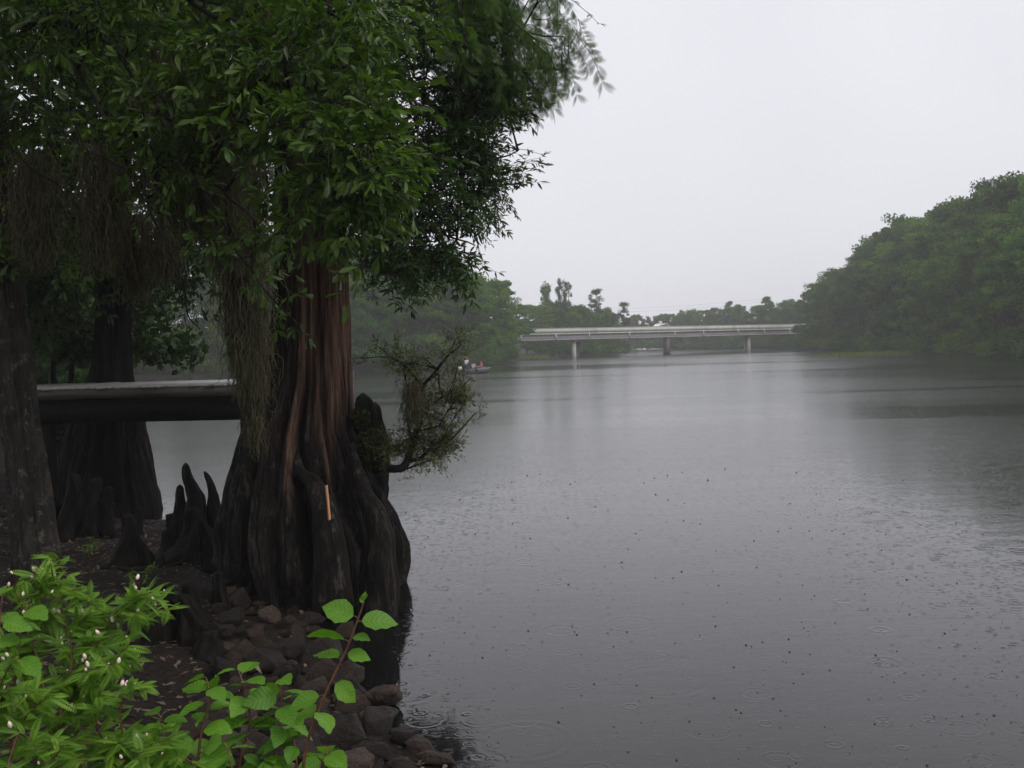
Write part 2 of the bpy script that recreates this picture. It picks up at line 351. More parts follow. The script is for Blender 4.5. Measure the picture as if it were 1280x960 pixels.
def water_mat():
    m, nt, out = newmat('rainy_river_water')
    pos = N(nt, 'ShaderNodeNewGeometry').outputs['Position']
    # slow swell and wind chop, stretched across the river; calm and ruffled patches
    swell = noise(nt, 0.6, 4, 0.55, vec=pos, stretch=(0.35, 1.1, 1))
    chop = noise(nt, 5.0, 3, 0.55, vec=pos, stretch=(0.6, 1.0, 1))
    fine = noise(nt, 22.0, 2, 0.5, vec=pos, stretch=(0.7, 1.0, 1))
    patch = ramp(nt, noise(nt, 0.055, 3, 0.5, vec=pos, stretch=(0.30, 1.0, 1), distort=0.6), [(0.42, (0.25, 0.25, 0.25)), (0.64, (1, 1, 1))])
    h = math_(nt, 'MULTIPLY', swell, 0.007)
    h = math_(nt, 'ADD', h, math_(nt, 'MULTIPLY', math_(nt, 'MULTIPLY', chop, patch), 0.0032))
    h = math_(nt, 'ADD', h, math_(nt, 'MULTIPLY', math_(nt, 'MULTIPLY', fine, patch), 0.0014))
    # rings spreading from rain drops: cells of three sizes, each with one ring system
    for sc, amp, dens, freq, seed in ((0.9, 0.0011, 0.4, 60.0, 0.0), (2.2, 0.0012, 0.45, 46.0, 7.3), (5.0, 0.0011, 0.55, 36.0, 3.1), (9.0, 0.0008, 0.6, 30.0, 11.7)):
        mp = N(nt, 'ShaderNodeMapping'); mp.inputs['Location'].default_value = (seed, seed * 1.7, 0); L(nt, pos, mp.inputs[0])
        v = N(nt, 'ShaderNodeTexVoronoi', voronoi_dimensions='2D', feature='F1'); v.inputs['Scale'].default_value = sc
        L(nt, mp.outputs[0], v.inputs['Vector'])
        d = v.outputs['Distance']; sep = N(nt, 'ShaderNodeSeparateColor'); L(nt, v.outputs['Color'], sep.inputs[0])
        on = math_(nt, 'LESS_THAN', sep.outputs[0], dens)
        rad = math_(nt, 'MULTIPLY_ADD', sep.outputs[1], 0.38, 0.04)          # ring radius differs per drop
        x = math_(nt, 'SUBTRACT', d, rad)
        env = math_(nt, 'POWER', 2.718, math_(nt, 'MULTIPLY', math_(nt, 'MULTIPLY', x, x), -170.0))
        w = math_(nt, 'MULTIPLY', math_(nt, 'SINE', math_(nt, 'MULTIPLY', x, freq)), env)
        amp_ = math_(nt, 'DIVIDE', amp, math_(nt, 'ADD', math_(nt, 'MULTIPLY', rad, 6.0), 0.5))
        h = math_(nt, 'ADD', h, math_(nt, 'MULTIPLY', math_(nt, 'MULTIPLY', w, on), amp_))
    nr = bump(nt, h, 1.0, 1.0)
    # open water is ruffled by wind and rain, the sheltered edge by the bank is calm, calm slicks lie on the open water
    sp = N(nt, 'ShaderNodeSeparateXYZ'); L(nt, pos, sp.inputs[0])
    open_ = N(nt, 'ShaderNodeMapRange', interpolation_type='SMOOTHSTEP'); L(nt, sp.outputs['Y'], open_.inputs['Value'])
    open_.inputs['From Min'].default_value = 9; open_.inputs['From Max'].default_value = 27
    slick = ramp(nt, noise(nt, 0.045, 4, 0.55, vec=pos, stretch=(0.28, 1.0, 1), distort=0.8), [(0.36, (0.2, 0.2, 0.2)), (0.52, (1, 1, 1))])
    # two long glassy slicks in the lee of the right bank
    wob = math_(nt, 'MULTIPLY', math_(nt, 'SUBTRACT', noise(nt, 0.12, 4, 0.6, vec=pos, stretch=(0.5, 1.0, 1)), 0.5), 14.0)
    for yc, hw, xmin in ((38.5, 2.6, 9.0), (62.0, 3.0, 22.0), (92.0, 6.0, 30.0)):
        dy = math_(nt, 'ABSOLUTE', math_(nt, 'SUBTRACT', math_(nt, 'ADD', sp.outputs['Y'], wob), yc))
        mr = N(nt, 'ShaderNodeMapRange', interpolation_type='SMOOTHSTEP'); L(nt, dy, mr.inputs['Value'])
        mr.inputs['From Min'].default_value = 0.0; mr.inputs['From Max'].default_value = hw * 1.3
        mx_ = N(nt, 'ShaderNodeMapRange', interpolation_type='SMOOTHSTEP'); L(nt, math_(nt, 'ADD', sp.outputs['X'], wob), mx_.inputs['Value'])
        mx_.inputs['From Min'].default_value = xmin; mx_.inputs['From Max'].default_value = xmin + 13; mx_.inputs['To Min'].default_value = 1.0; mx_.inputs['To Max'].default_value = 0.0
        slick = math_(nt, 'MULTIPLY', slick, math_(nt, 'MAXIMUM', math_(nt, 'MAXIMUM', mr.outputs[0], mx_.outputs[0]), 0.5))
    ro = math_(nt, 'MULTIPLY_ADD', math_(nt, 'MULTIPLY', open_.outputs[0], slick), 0.12, 0.06)
    p = pbsdf(nt, (0.006, 0.0062, 0.006), ro, 0.7, nr); p.inputs['IOR'].default_value = 1.33
    L(nt, p.outputs[0], out.inputs[0]); return m
M['water'] = water_mat()
M['drop'] = plain_mat('splash_water', (0.012, 0.012, 0.012), 0.05, 0.5, 0.0)

# ------------------------------------------------------------------ river plan and terrain
RIVER = np.array([(30, -60), (8, -4), (4.2, 1), (1.7, 4.2), (-0.45, 7.1), (-0.95, 8.0), (-1.75, 9.1), (-1.95, 10.4), (-2.3, 12.6), (-3.2, 14.6),
                  (-4.4, 16.6), (-5.8, 17.8), (-7.5, 18.6), (-9.3, 20.2), (-11.5, 24), (-15, 30), (-19.5, 42), (-26, 62), (-36, 92), (-46, 114),
                  (-41, 132), (-20, 144), (-5, 152), (1, 172), (7, 200), (18, 222), (27, 245), (32, 270), (24, 300), (8, 320), (-30, 335), (-120, 350),
                  (-120, 410), (-20, 388), (20, 370), (43, 345), (55, 320), (66, 290), (71, 262), (67, 240), (64, 220), (62, 200), (58.5, 150), (55, 107),
                  (53, 70), (50, 30), (55, -60)], float)
def sdist(x, y):
    """distance to the shore, positive on land"""
    x = np.asarray(x, float); y = np.asarray(y, float)
    best = np.full(x.shape, 1e9); ins = np.zeros(x.shape, bool)
    for a, b in zip(RIVER, np.roll(RIVER, -1, 0)):
        e = b - a; t = np.clip(((x - a[0]) * e[0] + (y - a[1]) * e[1]) / (e @ e), 0, 1)
        best = np.minimum(best, np.hypot(x - a[0] - t * e[0], y - a[1] - t * e[1]))
        c = (a[1] > y) != (b[1] > y)
        with np.errstate(divide='ignore', invalid='ignore'):
            xi = a[0] + (y - a[1]) / (e[1] if e[1] else 1e-9) * e[0]
        ins ^= c & (x < xi)
    return np.where(ins, -best, best)
def sstep(a, b, v):
    t = np.clip((v - a) / (b - a), 0, 1); return t * t * (3 - 2 * t)
def H(x, y):
    x = np.asarray(x, float); y = np.asarray(y, float)
    s = sdist(x, y)
    s = s + np.where(y < 30, fbm(np.stack([x * 0.8, y * 0.8, np.zeros_like(x) + 4.2], -1), 15, 3) * 0.30, 0)
    near = sstep(11, 5, y) * (x > -60)
    land = np.minimum(s * (0.13 + 0.20 * near), 0.55 + 0.95 * near + 0.01 * np.clip(s, 0, 80))
    p = np.stack([x * 0.9, y * 0.9, np.zeros_like(x)], -1)
    bumpy = fbm(p, 3, 3) * 0.10 + fbm(p * 4, 9, 3) * 0.05
    z = np.where(s > 0, land + bumpy * np.clip(s, 0, 1), np.maximum(s * 0.35, -2.0))
    return z
def G(px, py):
    """where the sight line through that direction meets the ground or the water"""
    d = ray(px, py); t = np.linspace(1.0, 60, 2400) / d[1]
    q = EYE + d * t[:, None]; z = np.maximum(H(q[:, 0], q[:, 1]), 0)
    i = int(np.argmax(q[:, 2] <= z)); return np.array([q[i][0], q[i][1], z[i]])
def gz(x, y): return float(H(np.array([x]), np.array([y]))[0])

def axis(lo, a, b, hi, step):
    def far(n, span): return np.cumsum(np.geomspace(step * 1.3, 22, n)) if span > 0 else []
    fine = np.arange(a, b + 1e-6, step)
    up = b + np.cumsum(np.geomspace(step * 1.15, 20, 75)); up = up[up < hi]
    dn = a - np.cumsum(np.geomspace(step * 1.15, 20, 75)); dn = dn[dn > lo]
    return np.concatenate([[lo], dn[::-1], fine, up, [hi]])
xs = axis(-600, -14, 3, 600, 0.1); ys = axis(-200, 2, 22, 620, 0.1)
gx, gy = np.meshgrid(xs, ys); gzv = H(gx, gy)
mb = MB(); nx, ny = len(xs), len(ys)
i, j = np.meshgrid(np.arange(nx - 1), np.arange(ny - 1)); k = j * nx + i
mb.add(np.stack([gx, gy, gzv], -1).reshape(-1, 3), np.stack([k, k + 1, k + 1 + nx, k + nx], -1).reshape(-1, 4))
tag(mb.build('ground', M['ground'], smooth=True), kind='structure')
mb = MB(); mb.add([(-600, -200, 0), (600, -200, 0), (600, 620, 0), (-600, 620, 0)], [[0, 1, 2, 3]])
tag(mb.build('water', M['water']), kind='structure')

# haze: rain-grey air round everything
mb = MB(); mb.box((0, 210, 13.2), (1240, 860, 33.0))
m, nt, out = newmat('rain_haze')
pv = N(nt, 'ShaderNodeVolumePrincipled'); pv.inputs['Density'].default_value = 0.00075
pv.inputs['Color'].default_value = (0.985, 0.985, 1.0, 1); pv.inputs['Anisotropy'].default_value = 0.0
L(nt, pv.outputs[0], out.inputs['Volume'])
tag(mb.build('haze', m), kind='stuff')

# ------------------------------------------------------------------ sky and sun
w = bpy.data.worlds.new('World'); SC.world = w; w.use_nodes = True
nt = w.node_tree; nt.nodes.clear()
sky = N(nt, 'ShaderNodeTexSky', sky_type='NISHITA', sun_disc=False); sky.sun_elevation = R(52); sky.sun_rotation = R(115)
sky.dust_density = 4.0
hs = N(nt, 'ShaderNodeHueSaturation'); hs.inputs['Saturation'].default_value = 0.25; L(nt, sky.outputs[0], hs.inputs['Color'])
tc = N(nt, 'ShaderNodeTexCoord').outputs['Generated']
cl = noise(nt, 1.6, 3, 0.5, vec=tc)
cloud = ramp(nt, cl, [(0.3, (8.2, 8.22, 8.85)), (0.7, (9.5, 9.5, 10.15))])
sx = mixc(nt, 0.88, hs.outputs[0], cloud)
bg = N(nt, 'ShaderNodeBackground'); bg.inputs['Strength'].default_value = 0.1; L(nt, sx, bg.inputs[0])
wo = N(nt, 'ShaderNodeOutputWorld'); L(nt, bg.outputs[0], wo.inputs[0])
sl = bpy.data.lights.new('sun', 'SUN'); sl.energy = 1.4; sl.angle = R(40); sl.color = (1.0, 0.97, 0.93)
so = bpy.data.objects.new('sun', sl); COL.objects.link(so)
az, el = R(115), R(52)
sd = Vector((math.sin(az) * math.cos(el), math.cos(az) * math.cos(el), math.sin(el)))
so.rotation_euler = sd.to_track_quat('Z', 'Y').to_euler()

# ------------------------------------------------------------------ leaf templates (x across, y along, z normal; unit length)
def leaf_T(stations, fold=0.15, curve=0.12, cols=3):
    V = []; uv = []
    for y, w_ in stations:
        for c in np.linspace(-1, 1, cols):
            V.append((c * w_, y, abs(c) * w_ * fold * 2 - curve * y * y)); uv.append((y, c))
    n = len(stations); Fq = [(a * cols + b, a * cols + b + 1, (a + 1) * cols + b + 1, (a + 1) * cols + b) for a in range(n - 1) for b in range(cols - 1)]
    return np.array(V), [np.array(Fq)], np.full(len(V), 0.5), np.array(uv)
OAK = leaf_T([(0, 0.012), (0.15, 0.035), (0.45, 0.10), (0.72, 0.145), (0.9, 0.095), (1, 0.01)], 0.2, 0.18)
OAK_LOW = leaf_T([(0, 0.02), (0.7, 0.18), (1, 0.03)], 0.2, 0.15, 2)
WIL = leaf_T([(0, 0.01), (0.35, 0.12), (0.7, 0.10), (1, 0.004)], 0.2, 0.15, 2)
BRO = leaf_T([(0, 0.01), (0.04, 0.12), (0.12, 0.235), (0.25, 0.325), (0.4, 0.36), (0.55, 0.335), (0.7, 0.265), (0.83, 0.165), (0.93, 0.07), (1, 0.004)], 0.10, 0.22, 7)
_v = BRO[0]   # slightly toothed, wavy margin
_v[:, 2] += 0.02 * np.sin(_v[:, 1] * 26) * np.abs(BRO[3][:, 1]) ** 2
for q in range(len(_v)):
    if abs(BRO[3][q, 1]) > 0.99: _v[q, 0] *= 1 + 0.05 * (-1) ** (q // 7)
QUAD = (np.array([(-0.32, 0.0, 0), (0.0, -0.5, 0.06), (0.36, 0.05, 0), (0.02, 0.55, -0.05)]), [np.array([[0, 1, 2, 3]])], np.full(4, 0.5), np.zeros((4, 2)))
LFT = leaf_T([(0, 0.05), (0.5, 0.24), (1, 0.06)], 0.1, 0.1, 2)

def merge(parts):
    mb_ = MB()
    for T, pos, d, up, s in parts: place(mb_, T, pos, d, up, s)
    V = np.concatenate(mb_.v); return V, mb_.f, np.concatenate(mb_.t), np.concatenate(mb_.uv)

def spray_T(leaf, nsub, leaf_len, spacing, sub_len, droop=0.25, whorl=4):
    """a twig of unit length with side twigs; returns leaf template and wood template"""
    pos, dr, up, sz = [], [], [], []; wood = MB()
    p = np.zeros(3); d = np.array([0, 1.0, 0]); main = [p.copy()]
    for q in range(6):
        d = norm(d + rng.normal(size=3) * 0.13 + np.array([0, 0, -droop / 6])); p = p + d / 6; main.append(p.copy())
    main = np.array(main); wood.tube(main, np.linspace(0.009, 0.003, 7), 4)
    for s_ in range(nsub + 1):
        t = 0.2 + 0.8 * s_ / nsub; i = min(int(t * 6), 5); b = main[i] + (main[i + 1] - main[i]) * (t * 6 - i)
        md = norm(main[i + 1] - main[i])
        sd_ = md if s_ == nsub else norm(md * 0.75 + np.array([(-1) ** s_ * 0.9, 0, 0.1]) + rng.normal(size=3) * 0.3)
        ln = sub_len * rng.uniform(0.6, 1.15) * (1 - 0.35 * t); q = b.copy(); pts = [q.copy()]
        m = max(2, int(ln / spacing))
        for e in range(m):
            sd_ = norm(sd_ + rng.normal(size=3) * 0.12 + np.array([0, 0, -droop * 0.1])); q = q + sd_ * ln / m; pts.append(q.copy())
            sidev = norm(np.cross(sd_, [0, 0, 1]) + 1e-3) * (-1) ** e
            cnt = whorl if e == m - 1 else 1
            for c in range(cnt):
                pos.append(q.copy()); sz.append(leaf_len * rng.uniform(0.45, 1.25))
                dr.append(norm(sd_ * (0.8 if cnt > 1 else 0.55) + sidev * (0.75 if cnt == 1 else rng.uniform(-1, 1)) + rng.normal(size=3) * 0.25 + np.array([0, 0, -droop * 0.4])))
                up.append(norm(np.array([0, 0, 1.0]) + rng.normal(size=3) * 0.45))
        wood.tube(pts, np.linspace(0.005, 0.002, len(pts)), 3)
    V = np.concatenate(wood.v)
    return merge([(leaf, pos, dr, up, sz)]), (V, wood.f, np.full(len(V), 0.5), np.zeros((len(V), 2)))

OAK_SPRAYS = [spray_T(OAK, 5, 0.22, 0.10, 0.42, 0.25, 5) for _ in range(6)]
OAKL_SPRAYS = [spray_T(OAK_LOW, 5, 0.19, 0.09, 0.42, 0.3, 4) for _ in range(4)]
WIL_SPRAYS = [spray_T(WIL, 7, 0.185, 0.05, 0.40, 0.30, 4) for _ in range(6)]
SHR_SPRAYS = [spray_T(OAK_LOW, 4, 0.17, 0.06, 0.38, -0.2, 3) for _ in range(4)]
# feathery cypress frond: needles in two flat rows
def frond():
    n = 15; y = np.repeat(np.linspace(0.08, 0.97, n), 2); sgn = np.tile([-1.0, 1.0], n)
    ln = 0.22 * np.sin(np.clip(y * 2.7 + 0.35, 0, math.pi)) + 0.05
    pos = np.stack([0 * y, y, -0.18 * y * y], -1); d = norm(np.stack([sgn, 0.75 + 0 * y, -0.25 + 0 * y], -1))
    T = (np.array([(-0.055, 0, 0), (0.055, 0, 0), (0.02, 1, 0), (-0.02, 1, 0)]), [np.array([[0, 1, 2, 3]])], np.full(4, 0.5), np.zeros((4, 2)))
    return merge([(T, pos, d, np.tile([0, 0, 1.0], (2 * n, 1)), ln)])
FROND = frond()
def cyp_spray():
    pos, d, up, sz = [], [], [], []
    main = [np.zeros(3)]; dd = np.array([0, 1.0, 0])
    for q in range(10):
        dd = norm(dd + rng.normal(size=3) * 0.08 + np.array([0, 0, -0.07])); main.append(main[-1] + dd * 0.1)
    main = np.array(main); wood = MB(); wood.tube(main, np.linspace(0.009, 0.003, 11), 4)
    for q in range(1, 11):
        for s_ in (-1, 1):
            for z in range(2):
                pos.append(main[q]); d.append(norm(dd * 0.7 + np.array([s_ * 0.9, 0, -0.35]) + rng.normal(size=3) * 0.35)); up.append(norm(np.array([0, 0, 1.0]) + rng.normal(size=3) * 0.5)); sz.append(rng.uniform(0.16, 0.3))
    V = np.concatenate(wood.v)
    return merge([(FROND, pos, d, up, sz)]), (V, wood.f, np.full(len(V), 0.5), np.zeros((len(V), 2)))
CYP_SPRAYS = [cyp_spray() for _ in range(4)]

def scatter_sprays(leaves, wood, temps, pos, d, up, size):
    v = rng.integers(0, len(temps), len(pos))
    for q, (Tl, Tw) in enumerate(temps):
        k_ = v == q
        if k_.any():
            place(leaves, Tl, pos[k_], d[k_], up[k_], size[k_]); place(wood, Tw, pos[k_], d[k_], up[k_], size[k_], 0.5)

def fill(leaves, wood, temps, c, r, n, size, limb=None, droop=0.2, bias=(0, 0, 0), shell=0.45):
    """sprays through an ellipsoid of crown, each carried by a thin branchlet from the nearest limb point"""
    p, out_ = in_ellipsoid(n, c, r, shell)
    d = norm(out_ * 0.7 + rdir(n) * 0.6 + np.array([0, 0, -droop]) + np.array(bias))
    up = norm(np.array([0, 0, 1.0]) + rdir(n) * 0.5)
    s = size * rng.uniform(0.7, 1.3, n)
    scatter_sprays(leaves, wood, temps, p - d * s[:, None] * 0.4, d, up, s)
    if limb is not None:
        for q in range(n):
            if rng.random() < 0.5:
                a = p[q] - d[q] * s[q] * 0.4; e = limb[np.argmin(((limb - a) ** 2).sum(1))]
                if np.linalg.norm(a - e) > 0.8: continue
                mid = (a + e) / 2 + rng.normal(size=3) * 0.06 * np.linalg.norm(a - e)
                wood.tube([e, mid, a], [0.014, 0.009, 0.005], 4, cap=False)

def quads(leaves, c, r, n, size, shell=0.5, flat=0.4):
    p, o_ = in_ellipsoid(n, c, r, shell)
    place(leaves, QUAD, p, rdir(n) + np.array([0, 0, -0.2]), norm(rdir(n) + np.array([0, 0, flat])), size * rng.uniform(0.6, 1.4, n))

# ------------------------------------------------------------------ trunks
def flared_trunk(name, mat, parent, axis_pts, zr, lobes, seed, depth=0.24, nth=300, nz=260, red=None, fine=1.0, base_turn=0.0):
    """fluted trunk: zr = [(height, radius)], axis_pts = [(height, x, y)]"""
    zr = np.array(zr); ax = np.array(axis_pts)
    z0, z1 = zr[0, 0], zr[-1, 0]
    zz = z0 + (z1 - z0) * np.linspace(0, 1, nz) ** 1.5
    th = np.linspace(0, 2 * math.pi, nth, endpoint=False)
    Z, T = np.meshgrid(zz, th, indexing='ij')
    rad = np.interp(Z, zr[:, 0], zr[:, 1]); top = zr[-1, 1]
    flare = np.clip((rad - top) / (zr[:, 1].max() - top), 0, 1)
    ph = np.stack([np.cos(T) * 1.6, np.sin(T) * 1.6, Z * 0.35], -1)
    Tw = T + 0.22 * fbm(ph, seed, 2) + 0.06 * Z + base_turn
    Tw = Tw + 0.55 * fbm(np.stack([np.cos(T) * 0.9, np.sin(T) * 0.9, Z * 0.12], -1), seed + 3, 2)
    amp = 0.45 + 1.1 * np.clip(0.5 + fbm(np.stack([np.cos(T) * 1.3, np.sin(T) * 1.3, Z * 0.25], -1), seed + 9, 2), 0, 1)
    lob = 0.62 + amp * (np.abs(np.sin(Tw * lobes / 2)) ** 0.6 * 0.7 + np.abs(np.sin(Tw * (lobes * 2 + 1) / 2 + 1)) * 0.3 - 0.66)
    irregular = fbm(np.stack([np.cos(T) * 1.1, np.sin(T) * 1.1, Z * 0.5], -1), seed + 5, 2)
    r_ = rad * (1 + (lob - 0.62) * (depth * 1.25 * flare ** 0.8 + 0.05) + irregular * (0.04 + 0.10 * flare))
    fur = fbm(np.stack([np.cos(T) * 15, np.sin(T) * 15, Z * 0.8], -1), seed + 11, 3)
    crack = (1 - np.abs(vnoise(np.stack([np.cos(Tw) * 17, np.sin(Tw) * 17, Z * 0.55 + 3], -1), seed + 23))) ** 7
    r_ -= fine * 0.042 * crack * (0.4 + 0.6 * flare)
    r_ += fine * 0.030 * fur + 0.035 * flare * fbm(np.stack([np.cos(T) * 5, np.sin(T) * 5, Z * 2.2], -1), seed + 17, 3)
    cx = np.interp(Z, ax[:, 0], ax[:, 1]); cy = np.interp(Z, ax[:, 0], ax[:, 2])
    V = np.stack([cx + r_ * np.cos(T), cy + r_ * np.sin(T), Z], -1).reshape(-1, 3)
    a = np.arange(nz - 1)[:, None] * nth; b = np.arange(nth)[None]
    Fq = np.stack([a + b, a + (b + 1) % nth, a + nth + (b + 1) % nth, a + nth + b], -1).reshape(-1, 4)
    tint = 0.0 if red is None else red(T, Z).ravel()
    mb_ = MB(); mb_.add(V, Fq, tint)
    return mb_, V

# ---- big bald cypress at the water's edge
CD = 12.3
c0 = P(380, 640, CD)
tree = empty('bald_cypress', (0, 0, 0), 'huge bald cypress with fluted flaring base at the water edge', 'tree')
axp = [(-0.6, -2.52, 12.3), (0.6, -2.55, 12.3), (1.5, -2.62, 12.3), (2.0, -2.62, 12.3), (2.6, -2.52, 12.3), (3.4, -2.47, 12.3), (4.4, -2.43, 12.3), (8, -2.3, 12.4), (14, -2.2, 12.6)]
zr = [(-0.6, 0.84), (0.0, 0.90), (0.5, 0.97), (0.9, 0.94), (1.3, 0.85), (1.7, 0.73), (2.0, 0.64), (2.3, 0.58), (2.6, 0.51), (3.0, 0.475), (3.4, 0.45), (4.4, 0.41), (7, 0.34), (14, 0.16)]
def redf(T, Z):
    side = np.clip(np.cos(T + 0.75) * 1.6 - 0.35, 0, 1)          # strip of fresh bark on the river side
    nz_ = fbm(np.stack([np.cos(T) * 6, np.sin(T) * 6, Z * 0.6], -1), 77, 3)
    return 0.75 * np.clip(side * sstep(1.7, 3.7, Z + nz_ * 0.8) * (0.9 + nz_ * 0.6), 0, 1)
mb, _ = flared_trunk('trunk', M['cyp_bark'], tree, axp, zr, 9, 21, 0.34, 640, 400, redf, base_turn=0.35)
# low knobbly buttress ridges that run down the front of the base
for pts, rr in (([P(366, 556, 11.75), P(378, 590, 11.5), P(398, 612, 11.35), P(412, 660, 11.2), P(418, 760, 11.1)], [0.03, 0.07, 0.11, 0.17, 0.24]),
                ([P(440, 555, 11.85), P(452, 600, 11.5), P(470, 640, 11.3), P(478, 700, 11.2), P(474, 775, 11.15)], [0.03, 0.08, 0.13, 0.18, 0.22])):
    q = spline(pts, 30); q += fbm(q * 3, 5, 2)[:, None] * 0.03
    mb.tube(q, rr, 14, 0.0)
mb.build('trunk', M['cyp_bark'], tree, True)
mb = MB(); pt = spline([P(408, 607, 11.0), P(410, 628, 10.98), P(412, 650, 10.96)], 6)
mb.add(np.concatenate([pt + [-0.016, 0, 0], pt + [0.016, 0, 0.01], pt + [0.0, -0.014, 0]]), np.array([[i, i + 1, i + 13, i + 12] for i in range(5)] + [[i + 12, i + 13, i + 7, i + 6] for i in range(5)] + [[i + 6, i + 7, i + 1, i] for i in range(5)]))
tag(mb.build('splinter', M['splinter'], tree), 'thin bright orange splinter of raw wood on the dark base')

limbs = MB(); leaves = MB(); wleaves = MB(); twigs = MB()
def limb(mb_, pts, r0, r1, m=26, n=8):
    q = spline(pts, m); q[1:] += (fbm(q[1:] * 1.5, 31, 2) * 0.07)[:, None] + np.stack([fbm(q[1:] * 5, sd_, 2) for sd_ in (41, 42, 43)], -1) * 0.022
    mb_.tube(q, np.linspace(r0, r1, m), n); return q
hub = np.array([-2.35, 12.35, 5.2])
LB = []
for tgt, r0 in (((650, 40, 11.5), 0.09), ((600, 190, 11.3), 0.08), ((520, 120, 11.0), 0.1), ((470, 260, 10.9), 0.06), ((570, 290, 11.4), 0.06), ((420, 60, 10.6), 0.09), ((360, 200, 11.6), 0.06), ((700, 90, 11.9), 0.05)):
    e = P(*tgt); s_ = hub + [0, 0, rng.uniform(-0.3, 1.6)]
    LB.append(limb(limbs, [s_, s_ * 0.55 + e * 0.45 + [0, 0, 0.45], e], r0, 0.012))
allL = np.concatenate(LB)
# feathery needle sprays high on the river side
for px, py, dy, r, n in ((650, 55, 11.5, (0.55, 0.6, 0.36), 16), (690, 80, 11.6, (0.40, 0.4, 0.36), 15), (600, 60, 11.2, (0.6, 0.9, 0.5), 48), (640, -5, 11.6, (0.8, 0.9, 0.30), 30), (715, 60, 11.6, (0.22, 0.3, 0.2), 6), (560, -10, 11.2, (0.9, 1.2, 0.5), 90), (620, 105, 11.7, (0.5, 0.6, 0.25), 26)):
    fill(leaves, twigs, CYP_SPRAYS, P(px, py, dy), r, n, 0.56, allL, 0.8, (0.35, 0, -0.35))
for px, py, dy, r, n in ((650, -65, 11.5, (0.6, 1, 0.4), 28), (480, -60, 11.0, (1.2, 1.4, 0.6), 80)):
    fill(leaves, twigs, CYP_SPRAYS, P(px, py, dy), r, n, 0.55, allL, 0.4)
quads(leaves, (-3.6, 12.6, 10.2), (2.6, 3.2, 3.2), 13000, 0.16)  # leaf roof above the view, added to darken the bank below
limbs.build('limbs', M['dark_bark'], tree, True); leaves.build('crown', M['cyp_leaf'], tree); twigs.build('twigs', M['limb'], tree)

# ---- slender-leaved oak leaning out over the river from behind the cypress
tree = empty('willow_oak', (0, 0, 0), 'narrow leaved oak reaching its dark leafy branches out past the cypress trunk', 'tree')
wood = MB(); leaves = MB(); twigs = MB()
b = np.array([-3.2, 15.0, 0.0]); b[2] = gz(b[0], b[1]) - 0.1
tr = limb(wood, [b, b + [0.1, -0.3, 2.0], b + [0.3, -0.9, 4.0], b + [0.4, -1.6, 5.6], b + [0.3, -2.0, 9.5]], 0.17, 0.05, 40, 10)
LB = []
for tgt in ((560, 180, 11.8), (610, 210, 11.4), (520, 290, 11.3), (590, 310, 11.5), (650, 190, 11.6), (480, 200, 11.0), (440, 110, 10.8), (540, 340, 11.2)):
    e = P(*tgt); s_ = tr[int(18 + rng.random() * 10)]
    LB.append(limb(wood, [s_, s_ * 0.5 + e * 0.5 + [0, -0.2, 0.35], e], 0.05, 0.007))
allL = np.concatenate(LB)
for px, py, dy, r, n in ((540, 170, 11.4, (0.55, 0.6, 0.45), 76), (590, 175, 11.4, (0.40, 0.5, 0.30), 46), (600, 225, 11.4, (0.36, 0.4, 0.28), 34), (550, 255, 11.3, (0.46, 0.6, 0.38), 62), (480, 285, 11.1, (0.5, 0.6, 0.42), 60), (555, 320, 11.3, (0.34, 0.5, 0.16), 24), (495, 335, 11.1, (0.4, 0.4, 0.14), 24), (460, 200, 11.0, (0.6, 0.8, 0.6), 100), (430, 90, 10.9, (0.8, 0.9, 0.6), 100), (530, 60, 11.2, (0.8, 0.8, 0.6), 70), (600, 120, 11.5, (0.5, 0.6, 0.3), 50)):
    fill(leaves, twigs, WIL_SPRAYS, P(px, py, dy), r, n, 0.46, allL, 0.15, (0.35, 0, -0.1))
# single long shoots that stick out against the sky
pp, dd = [], []
for a, e, dy in (((600, 185), (672, 182), 11.4), ((610, 215), (674, 212), 11.4), ((580, 250), (624, 266), 11.3), ((560, 312), (622, 310), 11.3), ((520, 345), (552, 352), 11.2), ((560, 285), (612, 292), 11.3), ((520, 325), (570, 330), 11.3), ((590, 225), (640, 238), 11.4), ((505, 350), (530, 368), 11.2), ((545, 345), (575, 350), 11.2), ((688, -14), (749, 18), 11.4)):
    a_ = P(*a, dy); e_ = P(*e, dy); pp.append(a_); dd.append(e_ - a_)
pp = np.array(pp); dd = np.array(dd); ln = np.linalg.norm(dd, axis=1)
SHOOT = [spray_T(WIL, 3, 0.15, 0.075, 0.22, 0.1, 3) for _ in range(3)]
scatter_sprays(leaves, twigs, SHOOT, pp, dd, np.tile([0, -0.6, 1.0], (len(pp), 1)), ln)
quads(leaves, (-3.9, 13.6, 8.4), (2.6, 2.6, 2.2), 7000, 0.15)  # leaf roof mostly above the view, added to shade what stands under it
wood.build('trunk', M['dark_bark'], tree, True); leaves.build('crown', M['willow_leaf'], tree); twigs.build('twigs', M['limb'], tree)
# a knot of dead rust-red leaves caught in the twigs
for px, py, lab in ((541, 326, 'clump of dead rust coloured leaves under the overhanging branch'), (591, 319, 'small rust coloured dead leaf clump at the branch tip')):
    mb = MB(); p, o_ = in_ellipsoid(26 if px < 560 else 12, P(px, py, 11.2), (0.055, 0.05, 0.07) if px < 560 else (0.04, 0.04, 0.03))
    place(mb, OAK, p, norm(o_ + [0, 0, -0.8]), rdir(len(p)), rng.uniform(0.06, 0.1, len(p)))
    mdead = M.get('dead') or leaf_mat('rust_dead_leaf', (0.10, 0.035, 0.015), (0.22, 0.085, 0.035), 0.2, 0.6, 0.2); M['dead'] = mdead
    tag(mb.build('dead_leaves', mdead), lab, 'dead leaves', kind='thing')

